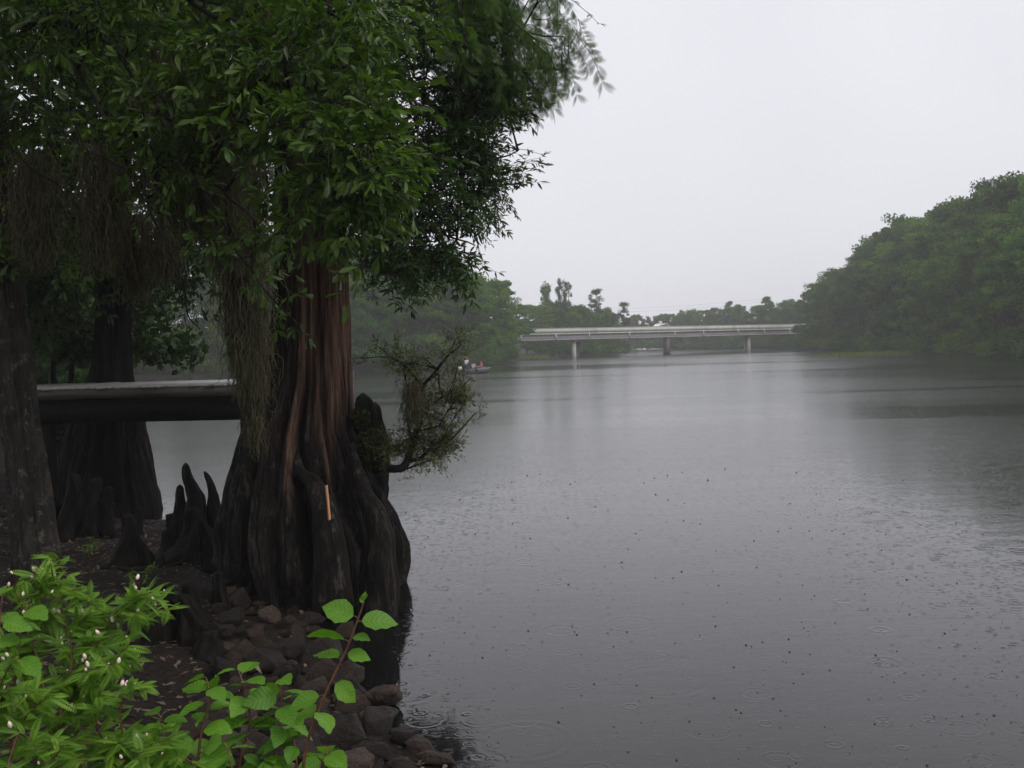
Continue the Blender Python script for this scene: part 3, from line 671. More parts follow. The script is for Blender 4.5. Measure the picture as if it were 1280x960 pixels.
# ---- lichen-spotted oak at the left edge whose boughs hang across the top
tree = empty('water_oak', (0, 0, 0), 'lichen spotted oak trunk at the left edge, boughs of green leaves spreading overhead', 'tree')
OD = 9.6
def oak_c(py): return P(np.interp(py, [-200, 0, 340, 500, 600, 700, 800], [-52, -30, 8, 22, 34, 44, 50]), py, OD)
axp = []; zr = []
for py, wpx in ((760, 58), (720, 53), (690, 51), (620, 47), (540, 44), (400, 40), (200, 38), (0, 35), (-300, 30), (-700, 22)):
    c = oak_c(py); axp.append((c[2], c[0], c[1])); zr.append((c[2], wpx / 2 / F_PX * OD))
mb, _ = flared_trunk('trunk', M['oak_bark'], tree, axp, zr, 5, 51, 0.10, 120, 220, None, 0.6)
mb.build('trunk', M['oak_bark'], tree, True)
ob = MB()
fork = oak_c(-60)
LB = []; oaktips = []
for pts, r0 in (([fork, P(60, -120, 8.6), P(200, -40, 7.2), P(330, 60, 6.2), P(430, 130, 5.9)], 0.10),
                ([fork, P(20, -60, 8.5), P(130, 60, 7.4), P(250, 190, 6.6), P(330, 300, 6.3)], 0.08),
                ([fork, P(-40, -150, 8.5), P(60, 20, 7.2), P(170, 180, 6.6), P(230, 260, 6.5)], 0.07),
                ([fork, P(120, -200, 8.0), P(300, -90, 6.8), P(450, 40, 6.2), P(520, 180, 6.0)], 0.09),
                ([P(430, 130, 5.9), P(460, 190, 5.8), P(500, 250, 5.8)], 0.025),
                ([P(330, 60, 6.2), P(380, 170, 6.0), P(420, 250, 5.9)], 0.025),
                ([P(250, 190, 6.6), P(300, 310, 6.4), P(345, 370, 6.3), P(375, 410, 6.3)], 0.018),
                ([P(170, 180, 6.6), P(215, 300, 6.5), P(240, 350, 6.6), P(262, 405, 6.8)], 0.02),
                ([fork, P(-80, 60, 8.6), P(0, 180, 7.6), P(110, 290, 7.2)], 0.05),
                ([P(60, 20, 7.2), P(90, 120, 6.8), P(150, 250, 6.8)], 0.02),
                ([P(0, 70, 7.0), P(70, 150, 6.8), P(160, 215, 6.7), P(230, 290, 6.7)], 0.018)):
    LB.append(limb(ob, pts, r0 * 0.42, 0.004, 40))
allL = np.concatenate(LB)
ob.build('limbs', M['limb'], tree, True)
leaves = MB(); twigs = MB()
for px, py, dy, r, n in ((300, 70, 6.4, (0.4, 0.6, 0.2), 34), (395, 90, 6.1, (0.3, 0.5, 0.2), 30), (415, 165, 5.9, (0.28, 0.45, 0.24), 32), (470, 205, 5.9, (0.20, 0.4, 0.16), 20), (415, 235, 5.9, (0.24, 0.4, 0.17), 20), (300, 150, 6.3, (0.22, 0.45, 0.14), 16),
                         (195, 130, 6.5, (0.22, 0.4, 0.2), 16), (215, 210, 6.5, (0.18, 0.3, 0.10), 10), (130, 25, 6.9, (0.6, 0.6, 0.2), 30), (40, 30, 7.2, (0.5, 0.6, 0.25), 24), (440, 20, 6.2, (0.4, 0.5, 0.2), 22), (300, -50, 6.8, (1.2, 0.9, 0.35), 100), (420, 285, 6.1, (0.16, 0.3, 0.06), 5), (310, 300, 6.4, (0.14, 0.2, 0.08), 6)):
    fill(leaves, twigs, OAK_SPRAYS, P(px, py, dy), r, n, 0.42, allL, 0.1, (0.2, -0.15, 0.05))
# separate leafy shoots in front of the trunk
pp, dd = [], []
for a, e, dy in (((335, 365), (352, 385), 6.3), ((352, 372), (376, 372), 6.3), ((365, 400), (388, 418), 6.3), ((345, 372), (332, 408), 6.3), ((255, 330), (300, 315), 6.4), ((290, 300), (330, 300), 6.3), ((210, 210), (250, 205), 6.5), ((180, 165), (215, 185), 6.5), ((240, 280), (268, 310), 6.6)):
    a_ = P(*a, dy); e_ = P(*e, dy); pp.append(a_); dd.append(e_ - a_)
pp = np.array(pp); dd = np.array(dd)
scatter_sprays(leaves, twigs, [spray_T(OAK, 2, 0.42, 0.2, 0.3, 0.1, 5) for _ in range(3)], pp, dd, np.tile([0.2, -0.7, 0.8], (len(pp), 1)), np.linalg.norm(dd, axis=1) * 1.1)
# dim inner and upper crown
for px, py, dy, r, n in ((60, 110, 9.2, (0.9, 0.8, 0.7), 90), (180, 50, 9.0, (0.9, 0.8, 0.5), 80), (330, 20, 8.6, (0.8, 0.7, 0.4), 70), (60, 260, 9.2, (0.8, 0.8, 0.5), 70), (420, 10, 8.4, (0.6, 0.7, 0.5), 60)):
    fill(leaves, twigs, OAKL_SPRAYS, P(px, py, dy), r, n, 0.40, allL, 0.25)
quads(leaves, (-6.2, 9.0, 8.4), (3.8, 3.8, 2.3), 14000, 0.16)  # out-of-view leaf roof, this row and next, added to keep the bank dark
quads(leaves, (-7.5, 8.0, 6.2), (3.0, 3.6, 2.2), 8000, 0.16)
quads(leaves, (-5.2, 6.2, 7.6), (3.6, 3.0, 1.7), 9000, 0.16)  # unseen roof of leaves added to block overhead light on boughs and bank
leaves.build('crown', M['oak_leaf'], tree); twigs.build('twigs', M['limb'], tree)

# ---- second cypress behind the dock
D2 = 19.0
tree = empty('bald_cypress', (0, 0, 0), 'smaller dark cypress behind the wooden dock with a swollen base', 'tree')
axp = []; zr = []
for py, cx, hw in ((665, 132, 64), (640, 132, 60), (600, 130, 55), (560, 134, 48), (520, 137, 41), (485, 138, 29), (450, 140, 23), (400, 141, 20), (330, 143, 18), (250, 145, 17), (0, 150, 15), (-400, 158, 9)):
    c = P(cx, py, D2); axp.append((c[2], c[0], c[1])); zr.append((c[2], hw / F_PX * D2))
wood, _ = flared_trunk('trunk', M['dark_bark'], tree, axp, zr, 8, 61, 0.2, 180, 200)
hub = P(146, 230, D2); LB = []
for tgt, s0 in (((60, 290, 18), 300), ((220, 250, 18.2), 260), ((100, 150, 18), 200), ((260, 150, 18.5), 180), ((200, 90, 19), 120), ((60, 100, 19.5), 120), ((110, 310, 18.5), 360), ((200, 330, 18.3), 340)):
    LB.append(limb(wood, [P(143, s0, D2), P((143 + tgt[0]) / 2, (s0 + tgt[1]) / 2 - 25, (D2 + tgt[2]) / 2), P(*tgt)], 0.09, 0.015))
allL = np.concatenate(LB)
leaves = MB(); twigs = MB()
for px, py, dy, r, n in ((70, 300, 18, (1.3, 1.2, 1.0), 130), (220, 270, 18.3, (0.9, 1.2, 0.8), 110), (120, 180, 18.5, (1.9, 1.6, 1.3), 130), (270, 170, 18.7, (1.5, 1.5, 1.2), 100), (190, 330, 18.4, (0.35, 0.6, 0.4), 30), (40, 380, 18.6, (0.7, 1.0, 0.7), 60), (230, 345, 18.8, (0.35, 0.6, 0.25), 16)):
    fill(leaves, twigs, OAKL_SPRAYS, P(px, py, dy), r, n, 0.75, allL, 0.3)
quads(leaves, (-7.4, 18.5, 8.8), (4.5, 3.6, 2.9), 9000, 0.2)
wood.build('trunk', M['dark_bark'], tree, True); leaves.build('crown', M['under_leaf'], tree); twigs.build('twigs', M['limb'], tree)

# ---- understory trees on the bank to the left
UL = ['bushy understory tree with thin dark stems left of the dock', 'shaded young tree behind the lichen spotted trunk', 'dense low tree beyond the left end of the dock', 'tall dark bank tree seen above the dock at far left']
for (px, dy, hgt, sp), lab in zip(((62, 23.0, 6.5, 2.0), (-75, 21.5, 6.5, 1.7), (20, 29.0, 8.0, 2.6), (28, 36.0, 10.0, 2.6)), UL):
    b = P(px, 470, dy); b[2] = max(gz(b[0], b[1]), -0.4) - 0.1
    tree = empty('understory_tree', (0, 0, 0), lab, 'tree'); wood = MB(); leaves = MB(); LB = []
    for q in range(4):
        a = rng.uniform(0, 6.28); e = b + [math.cos(a) * sp * 0.7, math.sin(a) * sp * 0.7, hgt * rng.uniform(0.7, 0.95)]
        LB.append(limb(wood, [b + rng.normal(size=3) * [0.12, 0.12, 0], b * 0.55 + e * 0.45 + [rng.normal() * 0.35, 0, hgt * 0.12], e], 0.07 + 0.004 * hgt, 0.02))
    al = np.concatenate(LB)
    for q in range(26):
        c = al[rng.integers(20, len(al))] + rng.normal(size=3) * [sp * 0.5, sp * 0.5, 0.5]; c[2] = max(c[2], b[2] + hgt * 0.28)
        quads(leaves, c, (sp * 0.42, sp * 0.42, 0.6), 420, 0.13 + dy * 0.003, 0.6)
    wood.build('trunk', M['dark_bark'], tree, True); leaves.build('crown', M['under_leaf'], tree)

# ------------------------------------------------------------------ spanish moss
def moss(top, length, width, n, label, strands=(0.35, 1.0)):
    mb_ = MB()
    base = np.asarray(top)
    for q in range(int(n * 1.6)):
        L_ = min(0.42, length * 0.4) * rng.uniform(0.35, 1.0); m_ = 9
        lev = rng.random() ** 0.9 * (length - L_ * 0.6)
        wd = 0.72 * width * (0.55 + 0.6 * math.sin(math.pi * min(1, 0.15 + 0.75 * lev / length))) * (1 - 0.55 * (lev / length) ** 2.5)
        a = rng.normal(size=2) * 0.42 * wd
        p0 = base + np.array([a[0], a[1], -lev])
        st = np.cumsum(rng.normal(size=(m_, 2)) * 0.019 * rng.uniform(0.4, 1.2) * (0.5 + L_ * 2), axis=0)
        drift = fbm(np.array([[base[0] * 3, lev * 1.5, 0.3]]), 5, 2)[0] * 0.12 * width
        z = -np.linspace(0, 1, m_) * L_
        pts = np.stack([p0[0] + st[:, 0] + drift, p0[1] + st[:, 1], p0[2] + z + np.abs(rng.normal(size=m_)) * 0.03], -1)
        V, Fs = tube(pts, np.linspace(0.0024, 0.0013, m_) * (1 + 0.05 * base[1]), 3, False)
        mb_.add(V, Fs, np.clip(rng.normal(0.45, 0.25), 0, 1))
    o = mb_.build('spanish_moss', M['moss']); tag(o, label, 'moss', 'spanish moss hanging from the branches'); return o
for a in ((P(299, 205, 9.3), 2.12, 0.34, 2700, 'long thick grey column of spanish moss hanging before the cypress trunk'),
          (P(316, 450, 9.4), 0.85, 0.18, 200, 'thin wispy tail of spanish moss below the thick column on the cypress base'),
          (P(262, 110, 7.2), 1.1, 0.34, 600, 'brown moss clump hanging high among the oak leaves, right of the twin clumps'),
          (P(208, 60, 7.0), 1.25, 0.30, 600, 'shaggy brown moss hanging from the oak bough, middle of the top row'),
          (P(120, 180, 7.4), 0.9, 0.26, 420, 'broad dim moss clump on the low bough at upper left'),
          (P(40, 190, 7.6), 0.85, 0.28, 420, 'dim moss curtain nearest the left edge of the oak'),
          (P(165, 265, 8.0), 0.7, 0.25, 320, 'short moss tuft hanging just above the second cypress trunk'),
          (P(205, 250, 7.8), 0.65, 0.16, 200, 'narrow moss strand right of the second cypress trunk'),
          (P(345, 10, 6.6), 0.55, 0.14, 220, 'small pale moss wisp near the top of the picture beside bright leaves'),
          (P(300, 150, 8.6), 1.0, 0.40, 500, 'dark moss mass just above the long moss column'),
          (P(513, 478, 11.6), 0.5, 0.22, 240, 'dark moss bunch caught on the shrub over the water')):
    moss(*a)

# ------------------------------------------------------------------ shrub on the cypress root, over the water
tree = empty('shrub', (0, 0, 0), 'scraggly yellow green shrub leaning over the water from the cypress root', 'shrub')
wood = MB(); leaves = MB(); LB = []
SD = 11.9
for pts, r0, r1 in (([(468, 588), (500, 585), (512, 560), (520, 525), (524, 490), (540, 470), (556, 452), (574, 436)], 0.055, 0.006),
                    ([(505, 578), (530, 570), (556, 552), (580, 532), (595, 514)], 0.025, 0.008),
                    ([(524, 490), (505, 465), (485, 452), (463, 433)], 0.018, 0.005), ([(505, 458), (480, 452), (452, 449)], 0.012, 0.004),
                    ([(512, 560), (505, 520), (503, 490), (501, 464)], 0.022, 0.008), ([(540, 472), (548, 490), (560, 500), (562, 468)], 0.012, 0.004),
                    ([(520, 540), (550, 530), (566, 505), (580, 478)], 0.016, 0.005), ([(536, 560), (556, 545), (570, 520)], 0.014, 0.005),
                    ([(470, 586), (480, 570), (500, 556), (515, 548)], 0.03, 0.012), ([(556, 452), (566, 430), (573, 424)], 0.008, 0.003),
                    ([(500, 590), (520, 580), (545, 578), (560, 565)], 0.014, 0.004), ([(556, 505), (560, 480), (564, 462)], 0.008, 0.003)):
    q = [P(x, y, SD + rng.normal() * 0.12) for x, y in pts]
    LB.append(limb(wood, q, r0, r1, 22, 7))
al = np.concatenate(LB)
n = 260; k_ = rng.integers(0, len(al), n); p = al[k_] + rng.normal(size=(n, 3)) * 0.05
scatter_sprays(leaves, wood, SHR_SPRAYS, p, norm(rdir(n) + [0.25, 0, 0.35]), norm(rdir(n) + [0, 0, 1.0]), rng.uniform(0.14, 0.26, n))
for px, py, r, n in ((545, 555, (0.26, 0.2, 0.18), 90), (570, 500, (0.16, 0.2, 0.13), 40), (535, 510, (0.16, 0.2, 0.2), 44), (500, 560, (0.2, 0.2, 0.13), 44), (515, 455, (0.3, 0.2, 0.12), 30)):
    fill(leaves, wood, SHR_SPRAYS, P(px, py, SD), r, n, 0.22, al, -0.1)
wood.build('branches', M['limb'], tree, True); leaves.build('foliage', M['shrub_leaf'], tree)
mb = MB()   # mossy cushion over its rooted foot
p, o_ = in_ellipsoid(900, P(462, 560, 12.2), (0.22, 0.25, 0.26)); place(mb, QUAD, p, rdir(900), rdir(900), rng.uniform(0.03, 0.07, 900))
p, o_ = in_ellipsoid(500, P(450, 522, 12.3), (0.13, 0.2, 0.14)); place(mb, QUAD, p, rdir(500), rdir(500), rng.uniform(0.03, 0.06, 500))
mb.build('moss_cushion', M['green_moss'], tree)

# ------------------------------------------------------------------ cypress knees
def knee(base, spires, seed, label):
    """spires = [(dx, dy, height, base radius, top radius)]: knobbly wooden cones grown together"""
    mb_ = MB()
    for q, (dx, dy, h, r0, r1) in enumerate(spires):
        nz, nt_ = 48, 36
        z = np.linspace(-0.25, h, nz); t = np.linspace(0, 2 * math.pi, nt_, endpoint=False); Z, T = np.meshgrid(z, t, indexing='ij')
        u = np.clip(Z / h, 0, 1); r_ = r1 + (r0 - r1) * (1 - u) ** 1.6
        r_ = r_ * np.sqrt(np.clip(1 - ((u - 0.9) / 0.1).clip(0, 1) ** 2, 0.0, 1) * 0.98 + 0.02)
        r_ = r_ * (1 + 0.42 * fbm(np.stack([np.cos(T) * 1.6, np.sin(T) * 1.6, Z * 2.6 + q * 7], -1), seed, 4) + 0.14 * np.abs(np.sin(T * 2.5 + q)))
        lean = fbm(np.stack([np.zeros_like(Z) + q * 3.1, Z * 1.2, Z * 0 + seed], -1), seed, 2) * 0.14
        V = np.stack([base[0] + dx + lean + r_ * np.cos(T), base[1] + dy + lean * 0.5 + r_ * np.sin(T), base[2] + Z], -1).reshape(-1, 3)
        a = np.arange(nz - 1)[:, None] * nt_; b_ = np.arange(nt_)[None]
        V = np.concatenate([V, V[-nt_:].mean(0, keepdims=True)]); kk = len(V) - 1
        mb_.add(V, [np.stack([a + b_, a + (b_ + 1) % nt_, a + nt_ + (b_ + 1) % nt_, a + nt_ + b_], -1).reshape(-1, 4),
                    np.stack([np.full(nt_, kk), (nz - 1) * nt_ + np.arange(nt_), (nz - 1) * nt_ + (np.arange(nt_) + 1) % nt_], -1)], 0.0)
    o = mb_.build('cypress_knee', M['dark_bark'], None, True); tag(o, label, 'cypress knee', 'cypress knees on the bank'); return o
KN = [((245, 705), [(-0.02, 0, 1.38, 0.30, 0.045), (0.11, 0.05, 1.25, 0.2, 0.035), (-0.16, 0.05, 1.08, 0.2, 0.045), (0.26, -0.1, 0.62, 0.22, 0.06), (-0.02, -0.18, 0.8, 0.3, 0.09), (-0.28, -0.05, 0.5, 0.2, 0.06)], 'tall many spired cypress knee standing just left of the big cypress'),
      ((152, 705), [(0, 0, 0.62, 0.15, 0.07), (0.06, 0.1, 0.4, 0.12, 0.06)], 'blunt cypress knee alone on the bank below the dock'),
      ((118, 668), [(0, 0, 0.85, 0.18, 0.08), (0.15, 0.1, 0.7, 0.14, 0.07)], 'dark knee pair in front of the second cypress base'),
      ((78, 672), [(0, 0, 0.95, 0.16, 0.07), (-0.16, 0.1, 0.7, 0.14, 0.06)], 'dark knee pair beside the lichen spotted trunk'),
      ((180, 668), [(0, 0, 0.42, 0.12, 0.06)], 'short stubby knee at the right foot of the second cypress'),
      ((316, 722), [(0, 0, 0.36, 0.09, 0.05), (0.09, 0.02, 0.28, 0.07, 0.04)], 'little forked knee among the rocks in front of the big cypress'),
      ((350, 712), [(0, 0, 0.30, 0.08, 0.045)], 'smallest knee tucked against the big cypress base'),
      ((200, 800), [(0, 0, 0.55, 0.16, 0.07), (0.2, 0.05, 0.42, 0.16, 0.08), (-0.1, 0.1, 0.35, 0.12, 0.06)], 'low rotten knee cluster on the slope behind the feathery plant'),
      ((252, 765), [(0, 0, 0.34, 0.11, 0.06), (0.14, 0.1, 0.42, 0.1, 0.05)], 'low twin knee between the rocks and the tall spired knee'),
      ((270, 822), [(0, 0, 0.26, 0.14, 0.07), (-0.2, 0.05, 0.3, 0.12, 0.06)], 'low broken knee nearest the water plants'),
      ((222, 672), [(0, 0, 0.4, 0.14, 0.07)], 'squat knee behind the tall spired knee')]
for q, ((px, py), sp, lab) in enumerate(KN): knee(G(px, py), sp, 100 + q, lab)
bp = P(452, 532, 13.0); knee(np.array([bp[0], bp[1], 0.0]), [(0.0, 0, bp[2] + 0.42, 0.26, 0.13), (0.10, -0.02, bp[2] + 0.30, 0.18, 0.1), (-0.12, 0.0, bp[2] + 0.28, 0.2, 0.1)], 140, 'dark knobbly knee rising from the water right of the big trunk')
# surface roots
for pts, r0, lab in (([(205, 690), (190, 740), (215, 790), (260, 800)], 0.07, 'gnarled dark root snaking down the bank slope'), ([(270, 700), (300, 730), (340, 745), (372, 770)], 0.05, 'dark surface root running from the tall knee toward the big cypress'), ([(130, 712), (170, 716), (225, 708)], 0.045, 'straight root lying on the leaf litter below the dock')):
    q = spline([G(*a) + [0, 0, 0.03] for a in pts], 30); q += (fbm(q * 4, 8, 2) * 0.04)[:, None]
    mb = MB(); mb.tube(q, np.linspace(r0, r0 * 0.45, 30) * (1 + 0.25 * fbm(q * 6, 2, 2)), 10, 0.0)
    tag(mb.build('tree_root', M['dark_bark'], None, True), lab, 'root')

# ------------------------------------------------------------------ dock
DD = 15.6
dock = empty('wooden_dock', (0, 0, 0), 'weathered wooden dock on posts beside the big cypress', 'dock')
a = P(-60, 493, DD + 0.5); b = P(306, 481.0, DD); zt = 0.5 * (a[2] + b[2]); a[2] = b[2] = zt
ux = norm(b - a); uy = np.array([-ux[1], ux[0], 0]); Rm = np.stack([ux, uy, [0, 0, 1]], 1); Ld = np.linalg.norm(b - a); wd = 2.6
mid = (a + b) / 2
mb = MB(); npk = int(Ld / 0.15)
for q in range(npk):
    mb.box(a + ux * (q + 0.5) * Ld / npk + uy * (wd / 2 + rng.normal() * 0.012) + [0, 0, 0.018 + rng.normal() * 0.002], (Ld / npk - 0.012, wd, 0.036), Rm, rng.random())
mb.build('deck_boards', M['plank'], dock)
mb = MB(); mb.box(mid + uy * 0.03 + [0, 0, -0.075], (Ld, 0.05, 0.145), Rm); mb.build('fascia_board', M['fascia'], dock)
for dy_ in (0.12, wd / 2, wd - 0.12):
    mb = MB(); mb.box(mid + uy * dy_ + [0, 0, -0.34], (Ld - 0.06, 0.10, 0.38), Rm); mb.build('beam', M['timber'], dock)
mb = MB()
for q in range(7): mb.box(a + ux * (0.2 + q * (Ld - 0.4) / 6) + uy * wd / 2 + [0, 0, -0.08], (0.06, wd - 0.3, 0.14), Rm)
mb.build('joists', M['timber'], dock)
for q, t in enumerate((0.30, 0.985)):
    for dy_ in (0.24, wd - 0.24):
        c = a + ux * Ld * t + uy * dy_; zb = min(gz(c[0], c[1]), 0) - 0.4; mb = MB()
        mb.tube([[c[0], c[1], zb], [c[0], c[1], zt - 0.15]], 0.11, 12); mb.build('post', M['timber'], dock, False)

# ------------------------------------------------------------------ rocks along the water's edge
def rock_mesh(seed):
    r_ = np.random.default_rng(seed); bm = bmesh.new()
    for v in norm(r_.normal(size=(22, 3))) * r_.uniform(0.72, 1.05, (22, 1)) * [1, 0.8, 0.6]: bm.verts.new(v)
    bmesh.ops.convex_hull(bm, input=bm.verts); bmesh.ops.delete(bm, geom=[v for v in bm.verts if not v.link_faces], context='VERTS')
    bmesh.ops.bevel(bm, geom=list(bm.edges), offset=0.06, segments=2, profile=0.6, affect='EDGES', clamp_overlap=True)
    bmesh.ops.triangulate(bm, faces=bm.faces); bmesh.ops.subdivide_edges(bm, edges=[e for e in bm.edges if e.calc_length() > 0.25], cuts=2, use_grid_fill=True)
    bmesh.ops.triangulate(bm, faces=bm.faces)
    co_ = np.array([v.co[:] for v in bm.verts]); d_ = fbm(co_ * 2.2, seed, 5) * 0.085
    for v, q, dd_ in zip(bm.verts, norm(co_), d_): v.co += Vector(q * dd_)
    me = bpy.data.meshes.new('rock'); bm.to_mesh(me); bm.free(); me.materials.append(M['rock'])
    return me
RM = [rock_mesh(200 + q) for q in range(9)]
ROCKS = []
def rock(p, size, sink=0.35, label=None, squash=1.0, group='rocks piled along the bank'):
    o = bpy.data.objects.new('rock', RM[int(rng.integers(len(RM)))]); COL.objects.link(o)
    s = size * rng.uniform(0.85, 1.15, 3) * [1, 1, squash]
    o.scale = s; o.rotation_euler = (rng.normal() * 0.35, rng.normal() * 0.35, rng.uniform(0, 6.28))
    o.location = (p[0], p[1], p[2] + s[2] * 0.62 * (1 - 2 * sink))
    tag(o, label or 'dark wet angular rock in the jumble below the big cypress', 'rock', group); ROCKS.append((p[0], p[1], size)); return o
NAMED = [((330, 838), 0.22, 'large flat faced reddish brown rock in the middle of the rock pile'), ((480, 880), 0.15, 'flat tan rock awash at the water edge'), ((440, 890), 0.16, 'brown angular rock behind the flat tan rock'),
         ((505, 928), 0.13, 'round dark boulder at the water edge nearest the camera'), ((525, 942), 0.10, 'reddish stone beside the round dark boulder'), ((425, 935), 0.20, 'big grey brown rock slab leaning toward the water, behind the tall stem'),
         ((285, 850), 0.17, 'shadowed block left of the large reddish rock'), ((430, 795), 0.13, 'wide dark grey slab lying at the foot of the big cypress'), ((338, 778), 0.16, 'pointed upright rock below the little forked knee'),
         ((300, 760), 0.15, 'greyish rounded rock left of the pointed upright rock'), ((365, 822), 0.16, 'dark rock right of the large reddish rock'), ((395, 870), 0.14, 'pinkish brown rock behind the leafy stems'),
         ((320, 800), 0.12, 'tilted brown rock directly above the large reddish rock'), ((545, 956), 0.11, 'half sunk stone at the bottom edge by the water'), ((465, 950), 0.12, 'wet stone between the big slab and the round boulder')]
def rock_label(px, py, s):
    k = min(NAMED, key=lambda e: math.hypot(e[0][0] - px, (e[0][1] - py) * 1.5)); ref = k[2].split(' below ')[0].split(' behind ')[0].split(' beside ')[0].split(' left of ')[0].split(' right of ')[0].split(' in the ')[0].split(' at the ')[0].split(' leaning')[0].split(' lying')[0].split(' directly')[0].split(' between')[0].split(' awash')[0].split(' of the ')[0]
    side = ('left of' if px < k[0][0] - 12 else 'right of' if px > k[0][0] + 12 else 'above' if py < k[0][1] else 'below')
    return ('fist sized' if s < 0.09 else 'medium' if s < 0.15 else 'large') + ' dark rock just ' + side + ' the ' + ref
for (px, py), s, lab in NAMED: rock(G(px, py), s * 1.3, 0.28, lab)
for q in range(1500):
    if len(ROCKS) >= 150: break
    py = rng.uniform(715, 975); xr = np.interp(py, [715, 780, 840, 900, 975], [350, 395, 425, 475, 545]); xl = np.interp(py, [715, 780, 840, 900, 975], [285, 262, 245, 225, 200])
    px = rng.uniform(xl, xr); g = G(px, py); s = (0.09 + 0.20 * rng.random() ** 1.6) * (1.0 if q < 500 else 0.6)
    if any(math.hypot(g[0] - x, g[1] - y) < 0.56 * (s + r_) for x, y, r_ in ROCKS): continue
    rock(g, s, rng.uniform(0.25, 0.42), rock_label(px, py, s))

# ------------------------------------------------------------------ leaf litter and small greenery on the bank
mb = MB(); n = 9000
lx = rng.uniform(-10, 0, n); ly = rng.uniform(4, 19, n); s_ = sdist(lx, ly); k_ = s_ > 0.15; lx, ly = lx[k_], ly[k_]
lz = H(lx, ly) + 0.012
place(mb, OAK_LOW, np.stack([lx, ly, lz], -1), norm(rdir(len(lx)) * [1, 1, 0.25]), norm(rdir(len(lx)) * 0.5 + [0, 0, 1.0]), rng.uniform(0.05, 0.11, len(lx)))
tag(mb.build('fallen_leaves', M['litter']), 'brown fallen leaves littering the dark bank', 'leaf litter', kind='stuff')
SEED = [((110, 700), 0.30, 'small green seedling between the lichen spotted trunk and the blunt knee'), ((88, 665), 0.35, 'shaded sprig at the foot of the second cypress'), ((175, 735), 0.28, 'dim leafy seedling on the slope below the blunt knee'), ((125, 655), 0.3, 'dim sprout under the dock'), ((30, 700), 0.3, 'green sprig growing against the lichen spotted trunk')]
for (px, py), h, lab in SEED:
    g = G(px, py); t = empty('seedling', g, lab, 'plant', 'small seedlings on the bank'); wood = MB(); lv = MB()
    for q in range(5):
        e = np.array([rng.normal() * 0.12, rng.normal() * 0.12, h * rng.uniform(0.6, 1.1)]); pts = spline([(0, 0, -0.03), e * 0.5 + [0, 0, 0.05], e], 7); wood.tube(pts, np.linspace(0.004, 0.002, 7), 4)
        n = 12; ii = rng.integers(2, 7, n); place(lv, OAK, pts[ii], norm(rdir(n) * [1, 1, 0.5]), norm(rdir(n) * 0.4 + [0, 0, 1.0]), rng.uniform(0.05, 0.09, n))
    wood.build('stem', M['stem'], t); lv.build('leaves', M['fern_leaf'], t)

# ------------------------------------------------------------------ foreground plants
def leafy_stem(pts, leaf_spec, label, r=0.005, tipn=2):
    """broad-leaved plant: one woody stem, alternate leaves on short stalks"""
    t = empty('broadleaf_plant', pts[0], label, 'plant', 'broad leaved plants in the foreground')
    o0 = np.asarray(pts[0]); q = spline(pts, 30) - o0; wood = MB(); wood.tube(q, np.linspace(r, r * 0.35, 30), 7)
    lv = MB(); pos, d, up, sz = [], [], [], []
    for u, az_, s, tilt in leaf_spec:
        b_ = q[min(29, int(u * 29))]; dr = np.array([math.cos(az_), math.sin(az_), tilt])
        e = b_ + norm(dr + [0, 0, 0.3]) * s * 0.16; wood.tube([b_, (b_ + e) / 2 + [0, 0, 0.003], e], [r * 0.35, r * 0.3, r * 0.25], 5)
        pos.append(e); d.append(norm(dr)); up.append(norm(np.array([rng.normal() * 0.45, -0.35 + rng.normal() * 0.4, 1.0]))); sz.append(s)
    place(lv, BRO, pos, d, up, sz)
    wood.build('stem', M['stem'], t, True); lv.build('leaves', M['broad_leaf'], t, True); return t
def auto_leaves(n, s0, s1, u0=0.25):
    out_ = []; a = rng.uniform(0, 6.28)
    for q in range(n):
        u = u0 + (1 - u0) * q / (n - 1); a += 2.4 + rng.normal() * 0.3
        out_.append((u, a, (s0 + (s1 - s0) * u) * rng.uniform(0.5, 1.25), rng.uniform(-0.5, 0.35)))
    return out_
FD = 2.55
def PF(px, py, d=FD): return P(px, py, d)
